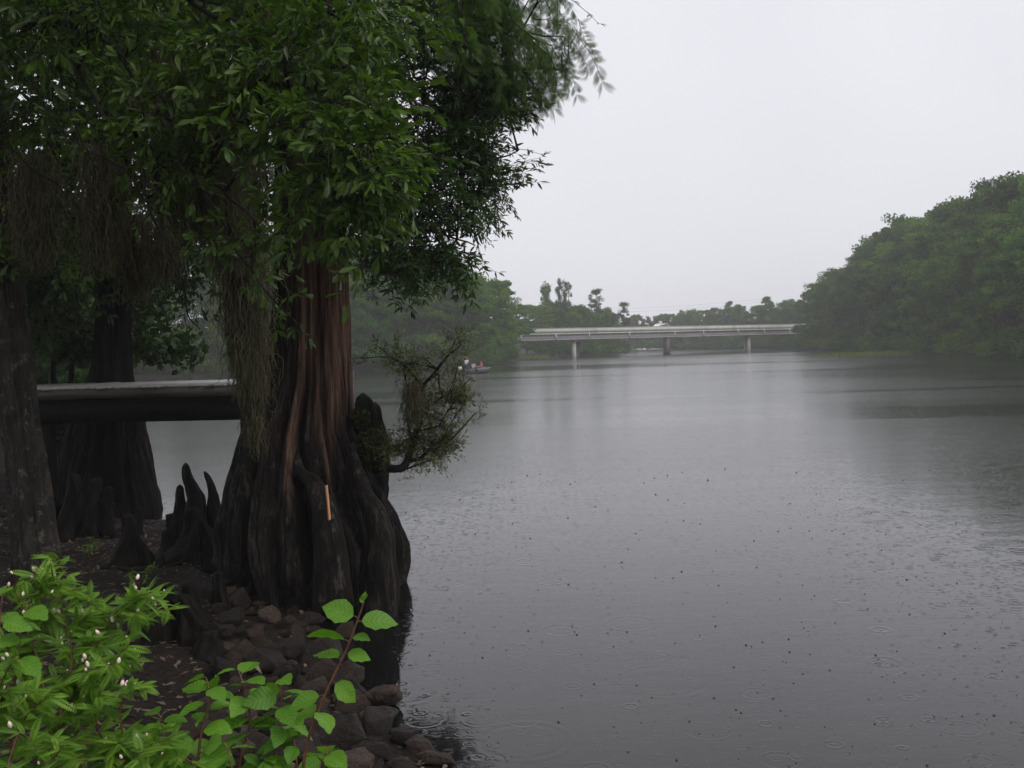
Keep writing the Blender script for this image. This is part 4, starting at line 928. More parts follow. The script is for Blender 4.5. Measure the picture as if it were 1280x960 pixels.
# the tall shoot that stands out against the dark water
leafy_stem([PF(372, 1010), PF(385, 925), PF(408, 865), PF(432, 815), PF(446, 778), PF(455, 752)],
           [(0.40, 3.3, 0.085, -0.2), (0.46, 0.1, 0.075, -0.9), (0.56, 2.6, 0.085, 0.15), (0.60, -0.2, 0.06, -0.1), (0.66, 2.9, 0.10, 0.25), (0.72, -0.5, 0.05, 0.1), (0.80, 0.05, 0.092, 0.02), (0.84, 3.0, 0.09, 0.35), (0.97, 1.6, 0.035, 1.2), (1.0, -1.4, 0.03, 1.4), (0.3, 2.2, 0.08, 0.1), (0.33, -1.0, 0.08, -0.2)],
           'tall red stemmed shoot standing out against the dark water')
LP = [([(290, 1020), (300, 950), (312, 905), (308, 868), (298, 838)], 10, 'broad leaved stem directly below the large reddish rock'),
      ([(335, 1010), (345, 940), (352, 890), (350, 850)], 10, 'leafy stem between the tall red shoot and the reddish rock'),
      ([(230, 1010), (245, 960), (252, 915), (262, 875), (258, 848)], 10, 'broad leaved stem left of the reddish rock'),
      ([(180, 1000), (190, 960), (205, 930), (200, 895)], 8, 'short broad leaved stem beside the feathery plant'),
      ([(395, 1030), (402, 980), (408, 935)], 6, 'low leafy stem at the bottom edge right of the tall red shoot'),
      ([(280, 1040), (262, 990), (240, 950), (215, 932)], 9, 'broad leaved stem leaning left at the bottom edge'),
      ([(330, 1040), (318, 985), (330, 945)], 8, 'low broad leaved stem with crowded leaves at bottom centre of the clump'),
      ([(360, 1040), (372, 985), (368, 930), (362, 900)], 8, 'leafy stem just left of the tall red shoot'),
      ([(150, 1040), (140, 985), (148, 945), (152, 915)], 7, 'broad leaved stem rising through the feathery foliage'),
      ([(250, 1050), (272, 1000), (290, 970), (282, 930)], 7, 'low leaf cluster at the bottom edge below the short broad leaved stem'),
      ([(300, 1060), (340, 1010), (385, 985), (398, 962)], 7, 'low spreading stem along the bottom edge under the big grey brown slab'),
      ([(200, 1060), (222, 1010), (180, 960), (160, 945)], 8, 'spreading stem along the bottom edge between feathery plant and leafy clump'),
      ([(410, 1040), (425, 990), (440, 965)], 4, 'lowest rightmost leafy sprig at the bottom edge by the rocks'),
      ([(20, 1030), (14, 940), (18, 860), (26, 790), (34, 755)], 8, 'large leaved stem at the far left edge of the picture'),
      ([(75, 1040), (70, 960), (82, 890), (95, 830)], 7, 'large leaved stem inside the feathery plant'),
      ([(-20, 1030), (-14, 930), (-6, 840), (4, 735)], 8, 'tall stem cut by the left edge with one yellowish leaf')]
for pts, n, lab in LP:
    d0 = FD + rng.uniform(-0.1, 0.25)
    leafy_stem([PF(x, y, d0 + 0.02 * k) for k, (x, y) in enumerate(pts)], auto_leaves(n + 5, 0.115, 0.07), lab)

# feathery plants with pale buds
PIN = None
def pinnate():
    n = 12; y = np.repeat(np.linspace(0.1, 0.98, n), 2); sg = np.tile([-1.0, 1.0], n); ln = 0.17 * np.sin(np.clip(y * 2.5 + 0.5, 0, math.pi)) + 0.03
    pos = np.stack([0 * y, y, -0.25 * y * y], -1); d = norm(np.stack([sg, 0.45 + 0 * y, -0.15 + 0 * y], -1))
    T = merge([(LFT, pos, d, np.tile([0, 0, 1.0], (2 * n, 1)), ln)])
    mbx = MB(); yy = np.linspace(0, 1, 6); mbx.tube(np.stack([0 * yy, yy, -0.25 * yy * yy - 0.004], -1), 0.006, 3)
    return merge([((T[0], T[1], T[2], T[3]), [[0, 0, 0]], [[0, 1, 0]], [[0, 0, 1]], [1.0])]), (np.concatenate(mbx.v), mbx.f, np.full(mbx.n, 0.5), np.zeros((mbx.n, 2)))
PIN, PINW = pinnate()
def bud_T():
    y = np.linspace(0, 1, 7); V, Fs = tube(np.stack([0 * y, y, 0 * y], -1), 0.3 * np.sqrt(np.clip(1 - (2 * y - 0.9) ** 2, 0.02, 1)), 7)
    return V, Fs, np.full(len(V), 0.5), np.zeros((len(V), 2))
BUD = bud_T()
def feathery(stems, label, nleaf, nbud, d0, leaf=(0.07, 0.13)):
    base = PF(*stems[0][0], d0); t = empty('feathery_plant', base, label, 'plant', 'feathery plants with pale buds'); wood = MB(); lv = MB(); bd = MB(); al = []; ad = []
    for pts in stems:
        q = spline([PF(x, y, d0 + rng.normal() * 0.05) for x, y in pts], 24) - base; wood.tube(q, np.linspace(0.0045, 0.0014, 24), 5)
        al.append(q[6:]); ad.append(norm(np.gradient(q, axis=0))[6:])
        for k in range(5):
            i0 = rng.integers(6, 22); a = q[i0]; e = a + norm(rdir(1)[0] * [1, 1, 0.5] + [0, 0, 0.35]) * rng.uniform(0.06, 0.15); sb = spline([a, (a + e) / 2 + [0, 0, 0.012], e], 10)
            wood.tube(sb, np.linspace(0.002, 0.001, 10), 4); al.append(sb[2:]); ad.append(norm(np.gradient(sb, axis=0))[2:])
    al = np.concatenate(al); ad = np.concatenate(ad); k_ = rng.integers(0, len(al), nleaf)
    d = norm(ad[k_] * 0.3 + rdir(nleaf) * [1, 1, 0.45] + [0.1, -0.1, 0.0]); up = norm(rdir(nleaf) * 0.35 + [0, -0.3, 1.0]); s = rng.uniform(*leaf, nleaf)
    place(lv, PIN, al[k_], d, up, s); place(wood, PINW, al[k_], d, up, s, 0.5)
    k_ = rng.integers(0, len(al), nbud); place(bd, BUD, al[k_] + rng.normal(size=(nbud, 3)) * [0.02, 0.02, 0.01] + [0, -0.02, 0.015], norm(rdir(nbud) * 0.6 + [0, 0, 1]), rdir(nbud), rng.uniform(0.008, 0.018, nbud))
    wood.build('stems', M['stem'], t); lv.build('foliage', M['fern_leaf'], t); bd.build('flower_buds', M['bud'], t)  # last mesh holds all the pale flower buds of the plant
feathery([[(60, 1030), (70, 920), (90, 820), (70, 740), (62, 695)], [(60, 1030), (80, 900), (120, 810), (150, 760), (190, 745)], [(60, 1030), (60, 900), (40, 800), (20, 740)], [(60, 1030), (90, 930), (130, 860), (170, 820)], [(60, 1030), (50, 950), (30, 860), (5, 800)]],
         'biggest feathery leaved plant with pinkish white buds at lower left', 950, 70, 2.75, (0.034, 0.080))
feathery([[(150, 1030), (160, 960), (150, 890), (165, 850)], [(150, 1030), (140, 960), (120, 900), (125, 860)], [(150, 1030), (175, 970), (190, 930)]], 'low feathery plant at the bottom, right of the biggest one', 340, 16, 2.55, (0.034, 0.072))
feathery([[(0, 1030), (10, 960), (30, 900), (60, 870)], [(0, 1030), (-10, 930), (0, 860), (20, 820)], [(0, 1030), (50, 970), (80, 930)]], 'feathery plant in the bottom left corner', 340, 14, 2.4, (0.036, 0.075))
feathery([[(95, 1000), (110, 860), (100, 760), (72, 700)], [(95, 1000), (130, 850), (170, 775), (200, 750)]], 'thin feathery shoots arching up behind the biggest feathery plant', 260, 16, 3.1, (0.036, 0.08))
# wispy grass tufts at the bottom edge
mb = MB(); n = 900
gp = np.stack([rng.uniform(-1.6, -0.75, n), rng.uniform(2.2, 3.0, n), np.zeros(n)], -1); gp[:, 2] = H(gp[:, 0], gp[:, 1]) - 0.02
BLD = leaf_T([(0, 0.012), (0.4, 0.011), (0.75, 0.008), (1, 0.001)], 0.1, 0.35, 2)
place(mb, BLD, gp, norm(rdir(n) * [0.5, 0.5, 0] + [0, 0, 1]), rdir(n), rng.uniform(0.3, 0.62, n))
tag(mb.build('grass', M['fern_leaf']), 'wispy green grass under the feathery plants', 'grass', kind='stuff')

# ------------------------------------------------------------------ rain splashes on the river
mb = MB()
def dome(c, r_, h):
    n = 8; th = np.arange(n) * 2 * math.pi / n; rows = [(1.0, 0.0), (0.8, 0.45), (0.45, 0.85)]
    V = np.concatenate([np.stack([c[0] + r_ * a * np.cos(th), c[1] + r_ * a * np.sin(th), np.full(n, c[2] + h * b_)], -1) for a, b_ in rows] + [np.array([[c[0], c[1], c[2] + h]])])
    Fq = np.array([[k * n + i, k * n + (i + 1) % n, (k + 1) * n + (i + 1) % n, (k + 1) * n + i] for k in range(2) for i in range(n)]); Ft = np.array([[2 * n + i, 2 * n + (i + 1) % n, 3 * n] for i in range(n)])
    mb.add(V, [Fq, Ft])
for q in range(1800):
    u = rng.random(); px = rng.uniform(500, 1290); py = 585 + 385 * u ** 1.25; p = W(px, py, 0)
    if sdist(np.array([p[0]]), np.array([p[1]]))[0] > -0.15: continue
    big = rng.random() ** 5; r_ = (0.004 + 0.011 * big) * (0.6 + p[1] / 22)
    dome((p[0], p[1], -0.002), r_, r_ * rng.uniform(0.5, 1.1))
tag(mb.build('rain_splashes', M['drop'], None, True), 'rain drops and bubbles splashing on the river surface', 'raindrops', kind='stuff')

# ------------------------------------------------------------------ forest trees
def tree_proto(kind, seed):
    r_ = np.random.default_rng(seed); lv = MB(); wd_ = MB()
    def clump(c, r, n, s, flat=0.5):
        p, o_ = in_ellipsoid(n, c, r, 0.42)
        place(lv, QUAD, p, rdir(n) + [0, 0, -0.3], norm(o_ * 0.6 + rdir(n) * 0.7 + [0, 0, flat]), s * rng.uniform(0.6, 1.4, n))
    if kind == 'broad':          # unit: 15 m tall
        h = 15.0; ax_ = spline([(0, 0, -0.5), (0.2 * r_.normal(), 0.2 * r_.normal(), 5), (0.4 * r_.normal(), 0.4 * r_.normal(), 13)], 12); wd_.tube(ax_, np.linspace(0.26, 0.05, 12), 7)
        lob = []
        for q in range(15):
            u = (q + r_.random()) / 15; rad = 3.1 * math.sin(math.pi * min(1, 0.25 + 0.68 * u)) ** 0.7 * r_.uniform(0.55, 1.2); aa = q * 2.4 + r_.normal() * 0.5
            lob.append(np.array([rad * math.cos(aa), rad * math.sin(aa), 1.8 + 11.8 * u + r_.normal() * 0.5]))
        for q, c0_ in enumerate(lob):
            wd_.tube([ax_[min(11, int(q / 15 * 10))], c0_ * [0.6, 0.6, 1] - [0, 0, 0.5], c0_], [0.06, 0.04, 0.015], 4, cap=False)
            for e in range(8):
                c = c0_ + r_.normal(size=3) * [0.85, 0.85, 0.6]; c[2] = max(c[2], 0.9)
                clump(c, np.array([0.95, 0.95, 0.55]) * r_.uniform(0.5, 1.25), 130, 0.30)
        for q in range(6):
            clump((r_.normal() * 0.9, r_.normal() * 0.9, 12.2 + 1.7 * r_.random()), np.array([0.85, 0.85, 0.9]) * r_.uniform(0.6, 1.2), 110, 0.28)
    elif kind == 'tall':         # narrower, lifted crown, trunk in view below
        ax_ = spline([(0, 0, -0.5), (0.15, 0.1, 6), (0.3 * r_.normal(), 0.2, 16)], 12); wd_.tube(ax_, np.linspace(0.24, 0.06, 12), 7)
        for q in range(70):
            u = r_.random(); z = 3.5 + 13.3 * u; rad = 2.6 * math.sin(math.pi * min(1, 0.2 + 0.76 * u)) ** 0.7; a = r_.uniform(0, 6.28); k = r_.random() ** 0.5
            c = np.array([rad * k * math.cos(a), rad * k * math.sin(a), z]); wd_.tube([ax_[min(11, 3 + int(u * 8))], c * [0.6, 0.6, 1] - [0, 0, 0.4], c], [0.05, 0.035, 0.015], 4, cap=False)
            clump(c, np.array([1.0, 1.0, 0.6]) * r_.uniform(0.6, 1.15), 130, 0.28)
    elif kind == 'pine':         # bare trunk, flat tiers at the top
        ax_ = spline([(0, 0, -0.5), (0.1, 0.1, 8), (0.3 * r_.normal(), 0.2, 16.5)], 12); wd_.tube(ax_, np.linspace(0.22, 0.05, 12), 7)
        for q in range(42):
            u = r_.random(); z = 7.5 + 9.0 * u; rad = 2.6 * (1 - 0.5 * u); a = r_.uniform(0, 6.28); k = r_.uniform(0.25, 1.0)
            c = np.array([rad * k * math.cos(a), rad * k * math.sin(a), z + 0.3]); wd_.tube([ax_[min(11, 6 + int(u * 5))], c - [0, 0, 0.25]], [0.07, 0.02], 4, cap=False)
            clump(c, np.array([0.9, 0.9, 0.55]) * r_.uniform(0.6, 1.3), 110, 0.26, 0.8)
    elif kind == 'slim':         # thin open tree
        for q in range(3):
            ax_ = spline([(q * 0.3 - 0.3, 0, -0.5), (q * 0.7 - 0.7, 0.1, 8), (q * 1.1 - 1.1 + 0.2 * r_.normal(), 0.2, 15.5)], 10); wd_.tube(ax_, np.linspace(0.14, 0.04, 10), 6)
            for e in range(20):
                z = r_.uniform(6.0, 16.0); c = ax_[min(9, int(z / 16.2 * 9))] + [0.42 * r_.normal(), 0.42 * r_.normal(), 0]; c[2] = z
                clump(c, np.array([0.5, 0.5, 0.75]) * r_.uniform(0.7, 1.2), 70, 0.27)
    else:                        # bank shrub
        for q in range(16):
            a = r_.uniform(0, 6.28); k = r_.random() ** 0.5 * 2.0; c = np.array([k * math.cos(a), k * math.sin(a), r_.uniform(0.3, 2.7) * (1 - k / 4)]); wd_.tube([[0, 0, -0.2], c * [0.5, 0.5, 0.7], c], [0.05, 0.03, 0.012], 4, cap=False)
            clump(c, np.array([0.85, 0.85, 0.6]) * r_.uniform(0.7, 1.2), 130, 0.22)
    t = bpy.data.objects.new('tree', None); COL.objects.link(t)
    cr = lv.build('crown', M['pine_leaf'] if kind == 'pine' else M['far_leaf'], t); tr_ = wd_.build('trunk', M['far_bark'], t, True)
    return t
NAME = {'broad': 'broadleaf_tree', 'tall': 'slender_tree', 'pine': 'pine_tree', 'slim': 'thin_tree', 'bush': 'bank_shrub'}
CAT = {'broad': 'tree', 'tall': 'tree', 'pine': 'pine', 'slim': 'tree', 'bush': 'shrub'}
PROTO = {k: [tree_proto(k, s) for s in ss] for k, ss in (('broad', (1, 2, 3, 4)), ('tall', (5, 6)), ('pine', (7, 8)), ('slim', (9,)), ('bush', (10, 11)))}
USED = set()
HT = {'broad': 15.0, 'tall': 17.0, 'pine': 17.0, 'slim': 16.3, 'bush': 3.0}
def put(kind, x, y, height, label, group, wide=1.0):
    v = PROTO[kind][int(rng.integers(len(PROTO[kind])))]
    o = v if v.name not in USED else copy_tree(v)
    USED.add(o.name); USED.add(v.name)
    o.name = NAME[kind]; USED.add(o.name)
    k = height / HT[kind]; o.scale = (k * wide, k * wide, k); o.rotation_euler = (0, 0, rng.uniform(0, 6.28)); o.location = (x, y, max(gz(x, y), -0.1) - 0.05)
    tag(o, label, CAT[kind], group); return o
def along(pts, step):
    p = np.asarray(pts, float); seg = np.linalg.norm(np.diff(p, axis=0), axis=1); cum = np.concatenate([[0], np.cumsum(seg)])
    for s in np.arange(step / 2, cum[-1], step):
        i = min(int(np.searchsorted(cum, s)) - 1, len(seg) - 1); t = (s - cum[i]) / seg[i]; d = (p[i + 1] - p[i]) / seg[i]
        yield p[i] + (p[i + 1] - p[i]) * t, d
DESC = {'broad': 'full leafy tree', 'tall': 'slender tree', 'pine': 'dark pine', 'slim': 'thin open tree', 'bush': 'low leafy shrub'}
ONES = ['', 'first', 'second', 'third', 'fourth', 'fifth', 'sixth', 'seventh', 'eighth', 'ninth', 'tenth', 'eleventh', 'twelfth', 'thirteenth', 'fourteenth', 'fifteenth', 'sixteenth', 'seventeenth', 'eighteenth', 'nineteenth']
def ordinal(n):
    if n < 20: return ONES[n]
    t = {2: 'twent', 3: 'thirt', 4: 'fort', 5: 'fift', 6: 'sixt'}[n // 10]
    return t + 'ieth' if n % 10 == 0 else t + 'y-' + ONES[n % 10]
def belt(pts, side, step, row_off, kinds, h0, h1, where, group, wide=1.0, end=True):
    spots = list(along(pts, step)); cnt = {}
    kd_ = [kinds[int(rng.integers(len(kinds)))] for _ in spots]
    order = range(len(spots) - 1, -1, -1) if end else range(len(spots))        # counted from the end next to the bridge
    for i in order:
        p, d = spots[i]; kd = kd_[i]; cnt[kd] = cnt.get(kd, 0) + 1
        q = p + np.array([-d[1], d[0]]) * side * (row_off + rng.normal() * 0.6) + d * rng.normal() * step * 0.18
        put(kd, q[0], q[1], rng.uniform(h0, h1), ordinal(cnt[kd]) + ' ' + DESC[kd] + ' from the bridge ' + where, group, wide * rng.uniform(0.9, 1.15))
# right bank, from beside the camera's view edge away to the bridge
RB = [(54.5, 96), (55.5, 110), (58.5, 150), (62, 200), (64, 220), (66, 234)]
belt(RB, -1, 4.6, 2.6, ['bush'], 3.0, 4.6, 'at the waterline of the right bank', 'shrubs along the right bank')
belt(RB, -1, 5.0, 4.6, ['broad', 'broad', 'broad', 'tall'], 12, 15.5, 'in the front rank of the right bank', 'trees on the right bank')
belt(RB, -1, 5.4, 10.0, ['broad', 'broad', 'tall'], 17, 20, 'in the second rank of the right bank', 'trees on the right bank')
belt(RB[:5], -1, 6.0, 16.0, ['broad', 'broad', 'broad', 'pine'], 24, 27, 'topping the skyline of the right bank', 'trees on the right bank')
# left bank beyond the cove
COVE = [(-20, 43), (-26, 62), (-36, 92), (-46, 113)]
belt(COVE, 1, 4.6, 2.0, ['bush'], 2.4, 4.0, 'along the waterline of the cove', 'shrubs round the cove')
belt(COVE, 1, 5.0, 4.5, ['broad', 'tall', 'broad'], 12, 15, 'in the front rank round the cove', 'trees round the cove')
belt(COVE, 1, 6.0, 10.0, ['broad'], 16, 19, 'in the rear rank round the cove', 'trees round the cove')
LBK = [(-48, 120), (-41, 132), (-20, 144), (-5, 152), (0, 172), (3, 188)]
belt(LBK, 1, 4.6, 2.4, ['bush'], 2.4, 4.0, 'at the waterline of the left bank', 'shrubs along the left bank')
belt(LBK, 1, 4.4, 7.0, ['bush'], 6, 8.5, 'in the thicket behind the left bank front rank', 'shrubs along the left bank')
belt(LBK, 1, 5.2, 4.2, ['broad', 'broad', 'tall'], 12, 15.5, 'in the front rank of the left bank', 'trees on the left bank')
belt(LBK, 1, 6.0, 17.0, ['broad', 'broad', 'tall', 'broad'], 19, 22, 'topping the skyline of the left bank', 'trees on the left bank')
belt(LBK, 1, 5.6, 10.0, ['broad', 'broad', 'tall', 'broad'], 16, 19, 'behind the front rank of the left bank', 'trees on the left bank')
# left bank past the bridge
LB2 = [(9, 216), (18, 226), (27, 247), (32, 270), (27, 292)]
belt(LB2, 1, 4.8, 2.4, ['bush'], 3.0, 4.5, 'at the waterline past its left end', 'shrubs past the bridge', end=False)
belt(LB2, 1, 5.4, 4.6, ['broad'], 9.5, 12.5, 'on the left bank beyond it', 'trees past the bridge', end=False)
def toppx(px, y, off=0): return P(px, 430, y)
for px, y, kd, h, lab in ((684, 243, 'slim', 17.0, 'thin open tree poking above the woods, left of the twin'), (707, 245, 'slim', 18.0, 'taller thin tree poking above the woods behind the bridge'), (746, 250, 'pine', 16.0, 'flat topped pine above the woods behind the left span'), (781, 262, 'pine', 13.5, 'small pine at the right end of the woods behind the left span')):
    c = toppx(px, y); put(kd, c[0], c[1], h, lab, 'trees past the bridge')
belt([(-2, 222), (10, 238), (20, 258), (23, 280), (14, 300)], 1, 5, 3, ['broad'], 11, 13.5, 'in the rear rank past its left end', 'trees past the bridge', end=False)
# far bank where the river bends
FB = [(72, 250), (71.5, 264), (66, 290), (55, 320), (43, 345), (20, 370), (-8, 386)]
belt(FB, -1, 5.2, 2.6, ['bush'], 3, 4.5, 'at the waterline of the far bend', 'shrubs at the far bend', end=False)
belt(FB, -1, 4.6, 8.0, ['bush'], 6, 8, 'in the thicket at the far bend', 'shrubs at the far bend', end=False)
belt(FB, -1, 5.6, 5.0, ['broad', 'broad', 'tall'], 9.5, 12.5, 'in the front rank at the far bend', 'trees at the far bend', end=False)
belt(FB, -1, 5.0, 10.0, ['broad'], 10.5, 13, 'in the second rank at the far bend', 'trees at the far bend', end=False)
belt(FB[:5], -1, 7.0, 15.0, ['broad', 'tall', 'broad'], 12, 15, 'in the rear rank at the far bend', 'trees at the far bend', end=False)
for x, y, kd, h in ((46, 351, 'bush', 5), (38, 358, 'bush', 5.5), (30, 364, 'bush', 5), (42, 356, 'broad', 11), (33, 364, 'broad', 12), (24, 372, 'broad', 11), (12, 378, 'bush', 6)):
    put(kd, x, y, h, ('low dense shrub' if kd == 'bush' else 'hazy round tree') + ' closing the far reach seen under the bridge', 'trees at the far bend', 1.3)
for kd in PROTO:
    for v in PROTO[kd]:
        if v.name not in USED:
            for ch in list(v.children): bpy.data.objects.remove(ch)
            bpy.data.objects.remove(v)
# marsh grass at the two banks
def grass_patch(c, rx, ry, n, h, name, label):
    mb_ = MB(); p = np.stack([c[0] + rng.normal(size=n) * rx * 0.5, c[1] + rng.normal(size=n) * ry * 0.5, np.full(n, -0.05)], -1)
    T = leaf_T([(0, 0.05), (0.5, 0.05), (1, 0.005)], 0.1, 0.3, 2)
    place(mb_, T, p, norm(rdir(n) * [0.6, 0.6, 0] + [0, 0, 1]), rdir(n), h * rng.uniform(0.5, 1.3, n)); tag(mb_.build(name, M['grass']), label, 'grass', kind='stuff')
grass_patch(W(1084, 444.5), 5.5, 4, 2600, 0.6, 'marsh_grass', 'bright green marsh grass in the shallows of the right bank')
grass_patch(W(662, 449), 4.0, 6, 1800, 0.9, 'bank_grass', 'pale green grass on the left bank near the bridge end')

# ------------------------------------------------------------------ bridge
pl, pm, pr = W(712, 447), W(830, 443.3), W(933, 438.6)
bd = norm(np.array([pr[0] - pl[0], pr[1] - pl[1], 0])); bn = np.array([-bd[1], bd[0], 0])       # bn points away from the camera
Rb = np.stack([bd, bn, [0, 0, 1]], 1)
span = np.linalg.norm((pr - pl)[:2]) / 2; c0 = np.array([pl[0], pl[1], 0])
bridge = empty('bridge', tuple(c0), 'long low pale concrete girder bridge crossing the river', 'bridge', rz=math.atan2(bd[1], bd[0]))
x0, x1 = -1.55 * span, 3.6 * span; LW = x1 - x0; xm = (x0 + x1) / 2; WB = 9.0; ZT = 6.0
mb = MB(); mb.box((xm, WB / 2, ZT - 1.12), (LW, WB, 0.26)); mb.build('deck', M['conc'], bridge)
for yy in (0.12, WB - 0.12):
    mb = MB(); mb.box((xm, yy, ZT - 0.5), (LW, 0.25, 0.98)); mb.box((xm, yy, ZT + 0.03), (LW, 0.36, 0.08)); mb.build('parapet', M['conc'], bridge)
for yy in (0.55, 2.6, 4.5, 6.4, WB - 0.55):
    mb = MB(); mb.box((xm, yy, ZT - 1.78), (LW, 0.35, 1.06)); mb.box((xm, yy, ZT - 2.28), (LW, 0.6, 0.2)); mb.build('girder', M['girder'], bridge)
for q in range(-1, 4):
    pier = empty('pier', (q * span + 2.0, 1.2, 0), None, None, None, math.atan2(0.987, 0.16) - math.atan2(bd[1], bd[0]) - math.pi / 2); pier.parent = bridge; dk = q == 1
    mb = MB(); mb.box((0, 4.5, ZT - 2.62), (1.1, 10.2, 0.48)); mb.build('pier_cap', M['fender'] if dk else M['pierc'], pier)
    for yy in (0.3, 8.6):
        mb = MB(); mb.tube([(0, yy, -2.0), (0, yy, 0.2), (0, yy, ZT - 2.86)], 0.62 if dk else 0.46, 16); mb.build('column', M['fender'] if dk else M['pierc'], pier)
    if dk:
        tag(pier, 'dark stained middle pier standing in mid river')
        for yy in (-0.6, 9.4):
            mb = MB(); mb.box((0.0, yy, 1.3), (1.5, 0.25, 4.2)); mb.build('fender', M['fender'], pier)
for px in (651, 695, 737, 787, 843.6, 879.5, 923, 955.7, 986.8):
    d = ray(px, 418); A = np.array([[d[0], -bd[0]], [d[1], -bd[1]]]); t = np.linalg.solve(A, (c0 - EYE)[:2])[1]
    mb = MB(); mb.tube([(t - 0.12, -0.06, ZT - 1.0), (t + 0.18, 0.10, ZT - 2.36)], 0.10, 8); mb.build('drain_pipe', M['pipe'], bridge)
# white van crossing, its roof above the parapet
d = ray(827, 406); A = np.array([[d[0], -bd[0]], [d[1], -bd[1]]]); t = np.linalg.solve(A, (c0 + bn * 3 - EYE)[:2])[1]
vp = c0 + bd * t + bn * 3.0 + [0, 0, ZT - 0.985]
van = empty('white_car', tuple(vp), 'white car crossing the bridge, only its roof above the parapet', 'car', rz=math.atan2(bd[1], bd[0]))
prof = [(-2.3, 0.35), (-2.35, 0.8), (-2.2, 1.05), (-1.75, 1.12), (-1.2, 1.66), (1.0, 1.72), (1.6, 1.2), (2.25, 1.02), (2.38, 0.75), (2.35, 0.35)]
mb = MB(); n = len(prof); V = [(x, s * (0.9 if z < 1.2 else 0.72), z) for s in (-1, 1) for x, z in prof]
mb.add(V, [np.array([[i, i + 1, n + i + 1, n + i] for i in range(n - 1)] + [[n - 1, 0, n, 2 * n - 1]])]); k = mb.n
mb.add(V, [np.array([list(range(n))]), np.array([list(range(n, 2 * n))[::-1]])]); mb.build('body', M['whitepaint'], van)
for s in (-1, 1):
    mb = MB(); mb.add([(-1.55, s * 0.885, 1.16), (-1.1, s * 0.745, 1.58), (0.95, s * 0.745, 1.62), (1.42, s * 0.885, 1.2)], np.array([[0, 1, 2, 3]])); mb.build('side_window', M['glass'], van)
    for x in (-1.45, 1.45):
        mb = MB(); mb.tube([(x, s * 0.72, 0.33), (x, s * 0.93, 0.33)], 0.33, 18); w_ = mb.build('wheel', M['rubber'], van); mb = MB(); mb.tube([(x, s * 0.90, 0.33), (x, s * 0.94, 0.33)], 0.19, 14); mb.build('rim', M['alum'], w_)
# power line over the far woods: two wires
for q, dz in enumerate((0.0, 0.9)):
    a = P(690, 392, 262); b = P(960, 377, 300); m_ = (a + b) / 2 - [0, 0, 0.8]; mb = MB(); mb.tube(spline([a, m_, b], 16) + [0, 0, dz], 0.013, 4)
    tag(mb.build('power_wire', M['rubber']), ['lower of two thin wires crossing above the bridge', 'upper of two thin wires crossing above the bridge'][q], 'wire', 'wires above the bridge')

# ------------------------------------------------------------------ fishing boat with people
bw = W(594, 466.5)
boat = empty('fishing_boat', tuple(bw), 'small dark fishing boat drifting off the left bank', 'boat', rz=R(48))
st = np.linspace(-2.1, 2.1, 15); mb = MB(); V = []
for x in st:
    u = (x + 2.1) / 4.2; wdt = 0.72 * (1 - max(0, (u - 0.6) / 0.4) ** 2 * 0.55); zb = -0.12 + 0.38 * max(0, (u - 0.65) / 0.35) ** 2; zt_ = 0.42 + 0.12 * u * u
    V += [(x, -wdt, zt_), (x, -wdt * 0.8, zb), (x, wdt * 0.8, zb), (x, wdt, zt_), (x, wdt - 0.06, zt_), (x, wdt * 0.8 - 0.06, zb + 0.05), (x, -wdt * 0.8 + 0.06, zb + 0.05), (x, -wdt + 0.06, zt_)]
Fq = [[i * 8 + j, i * 8 + (j + 1) % 8, (i + 1) * 8 + (j + 1) % 8, (i + 1) * 8 + j] for i in range(14) for j in range(8)]
Fq += [[0, 7, 6, 1], [1, 6, 5, 2], [2, 5, 4, 3]] + [[112 + a for a in f] for f in ([0, 1, 6, 7], [1, 2, 5, 6], [2, 3, 4, 5])]
Fq += [[6, 7, 4, 5], [112 + 7, 112 + 6, 112 + 5, 112 + 4]]
mb.add(V, np.array(Fq)); mb.build('hull', M['hull'], boat)
for s in (-1, 1):
    mb = MB(); q = [(x, s * (0.70 * (1 - max(0, ((x + 2.1) / 4.2 - 0.6) / 0.4) ** 2 * 0.55)), 0.445 + 0.12 * ((x + 2.1) / 4.2) ** 2) for x in st]; mb.tube(q, 0.02, 6); mb.build('gunwale', M['alum'], boat)
for x in (-1.2, 0.1, 1.2):
    mb = MB(); mb.box((x, 0, 0.33), (0.34, 1.08 if x < 1 else 0.9, 0.05)); mb.build('seat', M['alum'], boat)
mo = MB(); mo.box((-2.32, 0, 0.62), (0.34, 0.26, 0.36)); o = mo.build('outboard_motor', M['whitepaint'], boat); mb = MB(); mb.box((-2.3, 0, 0.1), (0.14, 0.1, 0.7)); mb.build('motor_leg', M['hull'], o)

